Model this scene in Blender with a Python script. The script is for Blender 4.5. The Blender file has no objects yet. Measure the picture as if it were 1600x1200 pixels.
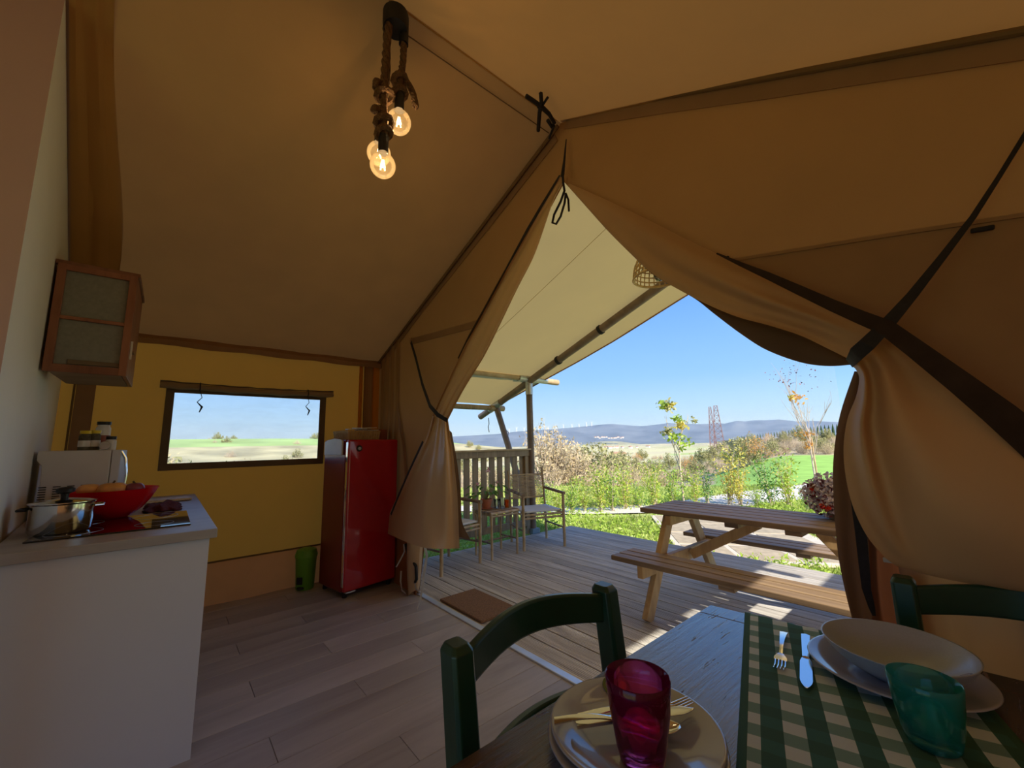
import bpy, bmesh, math, random
import numpy as np
from mathutils import Vector, Matrix
from mathutils.noise import noise as pnoise
R = random.Random(7)
sc = bpy.context.scene
COL = sc.collection
PI = math.pi

# ------------------------------------------------------------------ camera, world, sun, exposure
F = 623.37
RV = Vector((0.64799589, 0.76132828, -0.0219223)).normalized()
FV = Vector((-0.75079564, 0.64334235, 0.14972146)).normalized()
UV = RV.cross(FV).normalized()
RV = FV.cross(UV).normalized()
CAMP = Vector((0, 0, 1.25))
cam = bpy.data.cameras.new('camera'); cam_o = bpy.data.objects.new('camera', cam); COL.objects.link(cam_o)
cam_o.matrix_world = Matrix(((RV.x, UV.x, -FV.x, 0), (RV.y, UV.y, -FV.y, 0), (RV.z, UV.z, -FV.z, CAMP.z), (0, 0, 0, 1)))
cam.sensor_width = 36; cam.lens = F / 1600 * 36; cam.clip_start = .02; cam.clip_end = 30000
sc.camera = cam_o

def at(px, py, axis, val):
    """point of the place seen at that spot of the photograph, on the plane axis=val"""
    d = RV * ((px - 800) / F) + UV * ((600 - py) / F) + FV
    t = (val - CAMP[axis]) / d[axis]
    return CAMP + d * t
def aty(px, py, y=1.73): return at(px, py, 1, y)
def atx(px, py, x): return at(px, py, 0, x)
def atz(px, py, z): return at(px, py, 2, z)

world = bpy.data.worlds.new('world'); sc.world = world; world.use_nodes = True
wn, wl = world.node_tree.nodes, world.node_tree.links
wn.clear()
wo = wn.new('ShaderNodeOutputWorld'); bg = wn.new('ShaderNodeBackground'); tc = wn.new('ShaderNodeTexCoord')
sep = wn.new('ShaderNodeSeparateXYZ'); rp = wn.new('ShaderNodeValToRGB')
wl.new(tc.outputs['Generated'], sep.inputs[0]); wl.new(sep.outputs['Z'], rp.inputs[0])
wl.new(rp.outputs[0], bg.inputs[0]); wl.new(bg.outputs[0], wo.inputs[0])
cr = rp.color_ramp
cr.elements[0].position = 0.0; cr.elements[0].color = (.60, .80, .95, 1)
cr.elements[1].position = 1.0; cr.elements[1].color = (.10, .24, .62, 1)
for pos, c in ((.05, (.44, .68, .92)), (.15, (.25, .50, .90)), (.35, (.135, .34, .80)), (.6, (.10, .26, .68))):
    e = cr.elements.new(pos); e.color = (*c, 1)
bg.inputs[1].default_value = 1.0

SUN_EL = math.radians(35); SUN_AZ = math.radians(-9)
sun = bpy.data.lights.new('sun', 'SUN'); sun.energy = 6.6; sun.angle = math.radians(.6); sun.color = (1, .93, .80)
sun_o = bpy.data.objects.new('sun', sun); COL.objects.link(sun_o); sun_o.location = (20, 5, 20)
sdir = Vector((math.cos(SUN_EL) * math.cos(SUN_AZ), math.cos(SUN_EL) * math.sin(SUN_AZ), math.sin(SUN_EL)))
sun_o.rotation_euler = sdir.to_track_quat('Z', 'Y').to_euler()

sc.view_settings.view_transform = 'Standard'; sc.view_settings.look = 'None'
sc.view_settings.gamma = 1; sc.view_settings.use_curve_mapping = False
sc.view_settings.exposure = 0.37
sc.cycles.max_bounces = 10; sc.cycles.diffuse_bounces = 5; sc.cycles.transmission_bounces = 8
sc.cycles.transparent_max_bounces = 16; sc.cycles.caustics_refractive = False; sc.cycles.caustics_reflective = False
sc.cycles.sample_clamp_indirect = 4; sc.cycles.use_denoising = True

# ------------------------------------------------------------------ materials
def mat(name, col, rough=.6, metal=0, var=.12, vscale=8, bump=0, bscale=60, trans=None, glass=False, stretch=None,
        emit=0, coat=0, tfac=.4, spec=.5, detail=4, ior=1.45, alpha=1):
    m = bpy.data.materials.new(name); m.use_nodes = True
    n, l = m.node_tree.nodes, m.node_tree.links
    b = n['Principled BSDF']; out = n['Material Output']
    b.inputs['Base Color'].default_value = (*col, 1); b.inputs['Roughness'].default_value = rough
    b.inputs['Metallic'].default_value = metal; b.inputs['Specular IOR Level'].default_value = spec
    b.inputs['Coat Weight'].default_value = coat; b.inputs['IOR'].default_value = ior
    b.inputs['Alpha'].default_value = alpha
    t = n.new('ShaderNodeTexCoord'); mp = n.new('ShaderNodeMapping'); l.new(t.outputs['Object'], mp.inputs[0])
    if stretch: mp.inputs['Scale'].default_value = stretch
    colsock = None
    if var:
        nz = n.new('ShaderNodeTexNoise'); nz.inputs['Scale'].default_value = vscale; nz.inputs['Detail'].default_value = detail
        l.new(mp.outputs[0], nz.inputs['Vector'])
        r = n.new('ShaderNodeValToRGB'); l.new(nz.outputs['Fac'], r.inputs[0])
        r.color_ramp.elements[0].position = .3; r.color_ramp.elements[1].position = .7
        r.color_ramp.elements[0].color = (*[max(0, c * (1 - var)) for c in col], 1)
        r.color_ramp.elements[1].color = (*[min(1, c * (1 + var)) for c in col], 1)
        l.new(r.outputs[0], b.inputs['Base Color']); colsock = r.outputs[0]
    if bump:
        nb = n.new('ShaderNodeTexNoise'); nb.inputs['Scale'].default_value = bscale; nb.inputs['Detail'].default_value = 3
        l.new(mp.outputs[0], nb.inputs['Vector'])
        bp = n.new('ShaderNodeBump'); bp.inputs['Strength'].default_value = bump; bp.inputs['Distance'].default_value = .01
        l.new(nb.outputs['Fac'], bp.inputs['Height']); l.new(bp.outputs[0], b.inputs['Normal'])
    if glass:
        b.inputs['Transmission Weight'].default_value = 1
    if emit:
        b.inputs['Emission Color'].default_value = (*col, 1); b.inputs['Emission Strength'].default_value = emit
    if trans:
        tr = n.new('ShaderNodeBsdfTranslucent'); tr.inputs[0].default_value = (*trans, 1)
        mx = n.new('ShaderNodeMixShader'); mx.inputs[0].default_value = tfac
        l.new(b.outputs[0], mx.inputs[1]); l.new(tr.outputs[0], mx.inputs[2]); l.new(mx.outputs[0], out.inputs[0])
    return m
def wood(name, c1, c2, scale=14, stretch=(1, .08, 1), rough=.55, bump=.25, coat=0, fine=1.0):
    m = bpy.data.materials.new(name); m.use_nodes = True
    n, l = m.node_tree.nodes, m.node_tree.links; b = n['Principled BSDF']
    b.inputs['Roughness'].default_value = rough; b.inputs['Coat Weight'].default_value = coat
    t = n.new('ShaderNodeTexCoord'); mp = n.new('ShaderNodeMapping'); mp.inputs['Scale'].default_value = stretch
    l.new(t.outputs['Object'], mp.inputs[0])
    oi = n.new('ShaderNodeObjectInfo'); add = n.new('ShaderNodeVectorMath'); add.operation = 'ADD'
    sc_ = n.new('ShaderNodeVectorMath'); sc_.operation = 'SCALE'; sc_.inputs['Scale'].default_value = 17
    cmb = n.new('ShaderNodeCombineXYZ')
    for k in range(3): l.new(oi.outputs['Random'], cmb.inputs[k])
    l.new(cmb.outputs[0], sc_.inputs[0]); l.new(mp.outputs[0], add.inputs[0]); l.new(sc_.outputs[0], add.inputs[1])
    nz = n.new('ShaderNodeTexNoise'); nz.inputs['Scale'].default_value = scale; nz.inputs['Detail'].default_value = 8
    nz.inputs['Distortion'].default_value = .6; nz.inputs['Roughness'].default_value = .65
    l.new(add.outputs[0], nz.inputs['Vector'])
    r = n.new('ShaderNodeValToRGB'); r.color_ramp.elements[0].position = .32; r.color_ramp.elements[1].position = .68
    r.color_ramp.elements[0].color = (*c1, 1); r.color_ramp.elements[1].color = (*c2, 1)
    l.new(nz.outputs['Fac'], r.inputs[0])
    hsv = n.new('ShaderNodeHueSaturation'); mr = n.new('ShaderNodeMapRange')
    mr.inputs['To Min'].default_value = .86; mr.inputs['To Max'].default_value = 1.12
    l.new(oi.outputs['Random'], mr.inputs[0]); l.new(mr.outputs[0], hsv.inputs['Value'])
    l.new(r.outputs[0], hsv.inputs['Color']); l.new(hsv.outputs[0], b.inputs['Base Color'])
    if bump:
        bp = n.new('ShaderNodeBump'); bp.inputs['Strength'].default_value = bump; bp.inputs['Distance'].default_value = .004
        l.new(nz.outputs['Fac'], bp.inputs['Height']); l.new(bp.outputs[0], b.inputs['Normal'])
    return m

M = {}
M['roof_canvas'] = mat('roof_canvas', (.50, .27, .08), .85, var=.06, vscale=3, bump=.10, bscale=5, trans=(.32, .16, .045), tfac=.12, spec=.1)
M['gather'] = mat('gathered_canvas', (.54, .29, .09), .85, var=.06, vscale=3, bump=.10, bscale=5, trans=(.42, .20, .05), tfac=.3, spec=.1)
M['gable_canvas'] = mat('gable_canvas', (.38, .22, .10), .85, var=.08, vscale=2, bump=.14, bscale=4, trans=(.36, .17, .07), tfac=.17, spec=.1)
M['window_wall'] = mat('window_wall_canvas', (.60, .28, .05), .85, var=.05, vscale=3, bump=.08, bscale=6, trans=(.60, .23, .03), tfac=.36, spec=.1)
M['mud_skirt'] = mat('mud_skirt_canvas', (.46, .18, .06), .6, var=.1, vscale=5, bump=.1, bscale=8, trans=(.55, .16, .04), tfac=.35)
M['curtain'] = mat('curtain_canvas', (.56, .35, .18), .6, var=.06, vscale=3, bump=.12, bscale=7, trans=(.46, .27, .11), tfac=.25, spec=.3)
M['curtain_vinyl'] = mat('curtain_hem_vinyl', (.56, .36, .19), .30, var=.06, vscale=3, bump=.12, bscale=9, trans=(.4, .25, .11), tfac=.12, spec=.5)
M['flap_dark'] = mat('shaded_dark_flap', (.15, .10, .065), .85, var=.1, bump=.1, bscale=7, trans=(.25, .10, .04), tfac=.2, spec=.1)  # dark tone carries the shade of the right curtain's outer layer
M['flap_backlit'] = mat('backlit_red_flap', (.28, .11, .05), .85, var=.1, bump=.1, bscale=7, trans=(.4, .13, .05), tfac=.3, spec=.1)  # red-brown put into the colour for light coming through the canvas
M['band'] = mat('canvas_band', (.36, .21, .11), .85, var=.06, trans=(.3, .17, .07), tfac=.15, spec=.1)
M['seam_shade'] = mat('canvas_seam', (.20, .12, .055), .85, var=.06, spec=.1)
M['awning'] = mat('awning_canvas', (.56, .40, .16), .8, var=.04, vscale=2, bump=.08, bscale=4, trans=(.62, .42, .14), tfac=.5, spec=.15)
M['strap'] = mat('black_webbing', (.018, .015, .016), .8, var=.2, vscale=80, bump=.2, bscale=300)
M['strap_brown'] = mat('dark_brown_tape', (.045, .028, .02), .9, var=.2, vscale=20, spec=.1)
M['grey_webbing'] = mat('pale_grey_webbing', (.55, .54, .50), .8, var=.1)
M['white_wall'] = mat('white_partition', (.84, .82, .76), .6, var=.03, vscale=2, bump=.06, bscale=90)
M['shaded_wall'] = mat('shaded_partition_return', (.52, .36, .35), .7, var=.03, vscale=2, bump=.06, bscale=90)  # same white partition, its shade painted in as mauve
M['floor'] = wood('grey_laminate', (.29, .255, .24), (.45, .41, .39), 5, (1, .10, 1), .42, .08)
M['deck'] = wood('weathered_deck', (.36, .33, .30), (.72, .68, .62), 18, (.06, 1, 1), .65, .35)
M['picnic'] = wood('picnic_pine', (.17, .11, .065), (.36, .25, .15), 18, (.07, 1, 1), .55, .25)
M['picnic_leg'] = wood('picnic_pine_leg', (.42, .25, .10), (.62, .40, .18), 14, (1, 1, .15), .55, .2)
M['rail_wood'] = wood('railing_pine', (.20, .14, .085), (.38, .28, .17), 14, (1, 1, .12), .65, .2)
M['pole'] = wood('weathered_pole', (.13, .09, .065), (.26, .18, .13), 10, (.3, .3, .3), .6, .3)
M['pole_light'] = wood('light_pole', (.36, .25, .13), (.60, .44, .26), 10, (.4, .4, .4), .6, .3)
M['galv'] = mat('galvanised_steel', (.52, .53, .53), .45, .8, var=.15, vscale=20)
M['bamboo'] = wood('bamboo_cane', (.34, .23, .12), (.58, .43, .25), 12, (1, 1, .3), .4, .1)
M['bamboo_dark'] = wood('dark_cane', (.16, .10, .06), (.30, .20, .12), 12, (1, 1, .3), .45, .1)
M['cushion'] = mat('grey_white_cushion', (.66, .66, .66), .85, var=.04, bump=.15, bscale=200)
M['wicker'] = mat('wicker', (.50, .33, .14), .6, var=.2, vscale=40)
M['coir'] = mat('coir_mat', (.28, .145, .065), .95, var=.35, vscale=120, bump=.9, bscale=350)
M['alu'] = mat('aluminium_strip', (.62, .66, .72), .35, .7, var=.1)
M['tabletop'] = wood('varnished_tabletop', (.050, .030, .022), (.13, .07, .045), 16, (1, .05, 1), .25, .45, coat=1)
M['tabletop_red'] = wood('table_end_board', (.10, .04, .02), (.24, .10, .045), 16, (1, .05, 1), .28, .5, coat=.5)
M['green_paint'] = mat('dark_green_paint', (.006, .050, .028), .38, var=.25, vscale=9, bump=.06, bscale=30, coat=.25)
M['ceramic'] = mat('glazed_stoneware', (.37, .41, .48), .12, var=.03, coat=.6)
M['ceramic_in'] = mat('speckled_bowl_glaze', (.36, .44, .56), .35, var=.05, vscale=300, coat=.1)
M['motif_green'] = mat('green_leaf_decoration', (.10, .16, .04), .2, var=.2, coat=.5)
M['motif_orange'] = mat('orange_fruit_decoration', (.55, .30, .06), .2, var=.2, coat=.5)
M['motif_brown'] = mat('brown_flower_decoration', (.20, .10, .035), .2, var=.2, coat=.5)
M['steel'] = mat('polished_steel', (.72, .72, .72), .12, 1, var=0)
M['pink_glass'] = mat('magenta_glass', (.93, .22, .58), .03, var=0, glass=True, ior=1.3)
M['teal_glass'] = mat('teal_glass', (.52, .95, .92), .03, var=0, glass=True, ior=1.3)
M['clear_glass'] = mat('clear_glass', (.93, .96, .97), .03, var=0, glass=True, ior=1.4)
M['orange_glass'] = mat('orange_glass', (.95, .35, .03), .03, var=0, glass=True, ior=1.3)
M['bulb_glass'] = mat('bulb_glass', (1, .93, .80), .02, var=0, glass=True, ior=1.08)
M['filament'] = mat('glowing_filament', (1, .66, .28), .5, var=0, emit=10)
M['black'] = mat('matte_black', (.012, .012, .013), .5, var=.1)
M['rope'] = mat('hemp_rope', (.15, .08, .035), .95, var=.35, vscale=60, bump=.8, bscale=180)
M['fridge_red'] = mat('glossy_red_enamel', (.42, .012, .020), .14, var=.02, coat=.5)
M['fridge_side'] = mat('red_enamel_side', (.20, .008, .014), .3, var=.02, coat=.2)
M['chrome'] = mat('chrome', (.8, .8, .82), .1, 1, var=0)
M['paper'] = mat('white_plastic_sheet', (.58, .54, .50), .45, var=.08)
M['green_bin'] = mat('lime_green_plastic', (.13, .36, .025), .45, var=.05)
M['white_lam'] = mat('white_laminate', (.60, .62, .66), .5, var=.02, vscale=3)
M['worktop'] = wood('grey_worktop', (.36, .34, .32), (.50, .48, .46), 7, (1, .2, 1), .4, .05)
M['hob'] = mat('black_glass_hob', (.008, .008, .010), .04, var=0, coat=1)
M['micro'] = mat('white_enamel', (.62, .60, .58), .4, var=.03)
M['red_bowl'] = mat('red_plastic_bowl', (.80, .015, .03), .12, var=.05, trans=(.95, .02, .03), tfac=.5, coat=.4)
M['tomato'] = mat('ripe_tomato', (.55, .03, .015), .25, var=.15)
M['squash'] = mat('orange_squash', (.72, .36, .10), .45, var=.2, vscale=20)
M['onion'] = mat('red_onion', (.25, .05, .08), .35, var=.25)
M['stalk'] = mat('dry_stalk', (.10, .07, .03), .8)
M['maroon'] = mat('maroon_towel', (.11, .03, .045), .95, var=.25, vscale=60, bump=.5, bscale=200)
M['cab_wood'] = wood('red_brown_cabinet', (.17, .06, .03), (.30, .12, .06), 10, (1, 1, .15), .5, .1)
M['cab_in'] = wood('cabinet_underside', (.16, .10, .055), (.26, .17, .10), 10, (1, .2, 1), .6, .1)
M['frosted'] = mat('grey_frosted_pane', (.20, .20, .17), .35, var=.1, vscale=60)
M['pale_board'] = wood('chopping_board_wood', (.52, .42, .26), (.68, .58, .40), 10, (.2, 1, 1), .6, .1)
M['yellow_lid'] = mat('yellow_lid', (.75, .58, .03), .4)
M['label_white'] = mat('paper_label', (.75, .74, .70), .6, var=.05)
M['herb'] = mat('dark_herbs', (.10, .09, .06), .8, var=.4, vscale=60)
M['brown_red'] = mat('brown_label', (.25, .07, .04), .5)
M['film'] = mat('clear_window_film', (.93, .95, .96), .08, var=0, ior=1.02, glass=True)
M['win_border'] = mat('window_border_tape', (.15, .105, .06), .85, var=.1)
M['blind'] = mat('rolled_blind_canvas', (.36, .25, .13), .8, var=.08, trans=(.3, .2, .1), tfac=.15)
M['grass'] = mat('meadow_grass', (.46, .52, .16), .8, var=.35, vscale=1.2, trans=(.3, .45, .05), tfac=.35)
M['paver'] = mat('paving_stone', (.42, .34, .23), .8, var=.18, vscale=9, bump=.4, bscale=60)
M['grout'] = mat('pale_grout', (.60, .53, .43), .9, var=.1)
M['gravel'] = mat('white_gravel', (.62, .57, .50), .9, var=.15, vscale=30, bump=.6, bscale=60)
M['leaf_laurel'] = mat('laurel_leaf', (.36, .50, .08), .4, var=.45, vscale=6, trans=(.5, .62, .06), tfac=.4)
M['leaf_dark'] = mat('dark_evergreen_leaf', (.10, .24, .07), .45, var=.35, vscale=6, trans=(.18, .35, .05), tfac=.3)
M['leaf_yellow'] = mat('yellowing_leaf', (.66, .58, .14), .5, var=.35, vscale=6, trans=(.75, .58, .08), tfac=.4)
M['leaf_orange'] = mat('orange_leaf', (.66, .38, .13), .5, var=.35, vscale=6, trans=(.8, .35, .05), tfac=.4)
M['leaf_tan'] = mat('dry_tan_leaf', (.60, .48, .28), .8, var=.35, vscale=1.5, trans=(.45, .32, .15), tfac=.3)
M['leaf_olive'] = mat('olive_leaf', (.40, .38, .17), .7, var=.35, vscale=1.5, trans=(.3, .3, .1), tfac=.3)
M['leaf_pink'] = mat('dull_pink_leaf', (.16, .035, .05), .5, var=.4, vscale=12)
M['leaf_silver'] = mat('silver_lilac_leaf', (.66, .58, .64), .6, var=.3, vscale=12)
M['twig'] = mat('grey_brown_twig', (.50, .41, .31), .9, var=.2)
M['bark'] = mat('pale_bark', (.58, .46, .32), .8, var=.2, vscale=20)
M['bark_red'] = mat('reddish_bark', (.52, .42, .34), .8, var=.2, vscale=20)
M['cypress'] = mat('cypress_foliage', (.045, .085, .035), .9, var=.3, vscale=2)
M['rust'] = mat('rusty_lattice_steel', (.27, .17, .17), .8, var=.1)
M['turbine'] = mat('turbine_white', (.9, .9, .9), .5, var=0)
M['plaster'] = mat('pale_plaster', (.80, .74, .66), .8, var=.1)
M['tile_roof'] = mat('tiled_roof', (.42, .24, .17), .8, var=.1)
M['terracotta'] = mat('terracotta', (.50, .16, .08), .7, var=.1)
M['petal'] = mat('pale_pink_petal', (.85, .52, .58), .6, var=.1, trans=(.9, .5, .55), tfac=.3)
M['blue_metal'] = mat('grey_blue_painted_steel', (.18, .25, .30), .5, var=.1)
M['tin'] = mat('cable_black', (.01, .01, .012), .5, var=0)

def tinted_glass(name, col, ior=1.2, clear=.72, glow=None, body=0):
    m = bpy.data.materials.new(name); m.use_nodes = True
    n, l = m.node_tree.nodes, m.node_tree.links; n.clear()
    o = n.new('ShaderNodeOutputMaterial'); t = n.new('ShaderNodeBsdfTransparent'); t.inputs[0].default_value = (*col, 1)
    g = n.new('ShaderNodeBsdfGlass'); g.inputs['Color'].default_value = (*col, 1); g.inputs['IOR'].default_value = ior; g.inputs['Roughness'].default_value = .02
    mx = n.new('ShaderNodeMixShader'); mx.inputs[0].default_value = 1 - clear; l.new(t.outputs[0], mx.inputs[1]); l.new(g.outputs[0], mx.inputs[2])
    fz = n.new('ShaderNodeFresnel'); fz.inputs['IOR'].default_value = 1.45; gl = n.new('ShaderNodeBsdfGlossy'); gl.inputs['Roughness'].default_value = .03
    m2 = n.new('ShaderNodeMixShader'); l.new(fz.outputs[0], m2.inputs[0]); l.new(mx.outputs[0], m2.inputs[1]); l.new(gl.outputs[0], m2.inputs[2]); 
    df = n.new('ShaderNodeBsdfDiffuse'); tl = n.new('ShaderNodeBsdfTranslucent'); m4 = n.new('ShaderNodeMixShader'); m5 = n.new('ShaderNodeMixShader')
    df.inputs[0].default_value = tl.inputs[0].default_value = (*(glow or col), 1); l.new(df.outputs[0], m4.inputs[1]); l.new(tl.outputs[0], m4.inputs[2])
    m5.inputs[0].default_value = body; l.new(m2.outputs[0], m5.inputs[1]); l.new(m4.outputs[0], m5.inputs[2]); l.new(m5.outputs[0], o.inputs[0]); return m
M['pink_glass'] = tinted_glass('magenta_glass', (.95, .36, .68), glow=(.85, .02, .30), body=.06, clear=.5); M['teal_glass'] = tinted_glass('teal_glass', (.60, .96, .93), glow=(.05, .75, .68), body=.15, clear=.5)
M['clear_glass'] = tinted_glass('clear_glass', (.97, .98, .99)); M['orange_glass'] = tinted_glass('orange_glass', (.98, .55, .12))
M['bulb_glass'] = tinted_glass('bulb_glass', (1, .97, .90), ior=1.05, clear=.85, glow=(1, .80, .50), body=.05)
def worn_table(name, c1, c2, bare):
    m = bpy.data.materials.new(name); m.use_nodes = True
    n, l = m.node_tree.nodes, m.node_tree.links; b = n['Principled BSDF']
    t = n.new('ShaderNodeTexCoord'); mp = n.new('ShaderNodeMapping'); mp.inputs['Scale'].default_value = (1, .07, 1); l.new(t.outputs['Object'], mp.inputs[0])
    mp2 = n.new('ShaderNodeMapping'); mp2.inputs['Scale'].default_value = (1, .10, 1); l.new(t.outputs['Object'], mp2.inputs[0])
    nz = n.new('ShaderNodeTexNoise'); nz.inputs['Scale'].default_value = 70; nz.inputs['Detail'].default_value = 8; nz.inputs['Roughness'].default_value = .7; l.new(mp.outputs[0], nz.inputs['Vector'])
    n2 = n.new('ShaderNodeTexNoise'); n2.inputs['Scale'].default_value = 75; n2.inputs['Detail'].default_value = 10; n2.inputs['Roughness'].default_value = .75; n2.inputs['Distortion'].default_value = .5; l.new(mp2.outputs[0], n2.inputs['Vector'])
    r = n.new('ShaderNodeValToRGB'); r.color_ramp.elements[0].position = .35; r.color_ramp.elements[1].position = .68; r.color_ramp.elements[0].color = (*c1, 1); r.color_ramp.elements[1].color = (*c2, 1); l.new(nz.outputs['Fac'], r.inputs[0])
    k = n.new('ShaderNodeValToRGB'); k.color_ramp.elements[0].position = .60; k.color_ramp.elements[1].position = .65; l.new(n2.outputs['Fac'], k.inputs[0])
    mx = n.new('ShaderNodeMixRGB'); mx.inputs[2].default_value = (*bare, 1); l.new(k.outputs[0], mx.inputs[0]); l.new(r.outputs[0], mx.inputs[1]); l.new(mx.outputs[0], b.inputs['Base Color'])
    mr = n.new('ShaderNodeMapRange'); mr.inputs['To Min'].default_value = .24; mr.inputs['To Max'].default_value = .75; l.new(k.outputs[0], mr.inputs[0]); l.new(mr.outputs[0], b.inputs['Roughness'])
    m3 = n.new('ShaderNodeMapRange'); m3.inputs['To Min'].default_value = 1; m3.inputs['To Max'].default_value = 0; l.new(k.outputs[0], m3.inputs[0]); l.new(m3.outputs[0], b.inputs['Coat Weight']); b.inputs['Coat Roughness'].default_value = .18
    b.inputs['Coat IOR'].default_value = 1.42
    ad = n.new('ShaderNodeMath'); ad.operation = 'MULTIPLY_ADD'; l.new(k.outputs[0], ad.inputs[0]); ad.inputs[1].default_value = -.8; l.new(nz.outputs['Fac'], ad.inputs[2])
    bp = n.new('ShaderNodeBump'); bp.inputs['Strength'].default_value = .55; bp.inputs['Distance'].default_value = .003; l.new(ad.outputs[0], bp.inputs['Height']); l.new(bp.outputs[0], b.inputs['Normal']); l.new(bp.outputs[0], b.inputs['Coat Normal']); return m
M['tabletop'] = worn_table('worn_varnished_top', (.035, .022, .018), (.11, .06, .04), (.17, .10, .06))
M['tabletop_red'] = worn_table('red_brown_varnish', (.10, .035, .015), (.26, .10, .045), (.20, .10, .05))
def gingham():
    m = bpy.data.materials.new('green_gingham'); m.use_nodes = True
    n, l = m.node_tree.nodes, m.node_tree.links; b = n['Principled BSDF']; b.inputs['Roughness'].default_value = .9
    uv = n.new('ShaderNodeUVMap'); uv.uv_map = 'UVMap'; s = n.new('ShaderNodeSeparateXYZ'); l.new(uv.outputs[0], s.inputs[0])
    def math_(op, a, bb):
        k = n.new('ShaderNodeMath'); k.operation = op
        for i, v in enumerate((a, bb)):
            if isinstance(v, (int, float)): k.inputs[i].default_value = v
            else: l.new(v, k.inputs[i])
        return k.outputs[0]
    c = 1 / .0335
    u = math_('LESS_THAN', math_('FRACT', math_('MULTIPLY', s.outputs['X'], c / 2), 0), .5)
    v = math_('LESS_THAN', math_('FRACT', math_('MULTIPLY', s.outputs['Y'], c / 2), 0), .5)
    w = math_('ADD', math_('MULTIPLY', u, .60), math_('MULTIPLY', v, .40))
    # plain hem border
    ed = math_('LESS_THAN', s.outputs['X'], .014); ed2 = math_('GREATER_THAN', s.outputs['X'], .386)
    w2 = math_('SUBTRACT', w, math_('MULTIPLY', math_('ADD', ed, ed2), 2))
    r = n.new('ShaderNodeValToRGB'); l.new(w2, r.inputs[0]); r.color_ramp.interpolation = 'CONSTANT'
    E_ = r.color_ramp.elements
    E_[0].position = 0; E_[0].color = (.03, .11, .07, 1); E_[1].position = .2; E_[1].color = (.035, .14, .11, 1)
    e = E_.new(.5); e.color = (.17, .33, .30, 1); e = E_.new(.9); e.color = (.54, .68, .72, 1)
    nz = n.new('ShaderNodeTexNoise'); nz.inputs['Scale'].default_value = 900; bp = n.new('ShaderNodeBump')
    bp.inputs['Strength'].default_value = .3; bp.inputs['Distance'].default_value = .002
    l.new(nz.outputs['Fac'], bp.inputs['Height']); l.new(bp.outputs[0], b.inputs['Normal'])
    l.new(r.outputs[0], b.inputs['Base Color']); return m
M['gingham'] = gingham()
def ground_mat():
    m = bpy.data.materials.new('ground_cover'); m.use_nodes = True
    n, l = m.node_tree.nodes, m.node_tree.links; b = n['Principled BSDF']; b.inputs['Roughness'].default_value = .95
    b.inputs['Specular IOR Level'].default_value = .1
    a = n.new('ShaderNodeVertexColor'); a.layer_name = 'cover'
    g = n.new('ShaderNodeNewGeometry'); nz = n.new('ShaderNodeTexNoise'); nz.inputs['Scale'].default_value = 1.1; nz.inputs['Detail'].default_value = 8
    l.new(g.outputs['Position'], nz.inputs['Vector'])
    hs = n.new('ShaderNodeHueSaturation'); mr = n.new('ShaderNodeMapRange'); mr.inputs['To Min'].default_value = .6; mr.inputs['To Max'].default_value = 1.4
    l.new(nz.outputs['Fac'], mr.inputs[0]); l.new(mr.outputs[0], hs.inputs['Value']); l.new(a.outputs[0], hs.inputs['Color'])
    l.new(hs.outputs[0], b.inputs['Base Color']); return m
M['ground'] = ground_mat()

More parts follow.
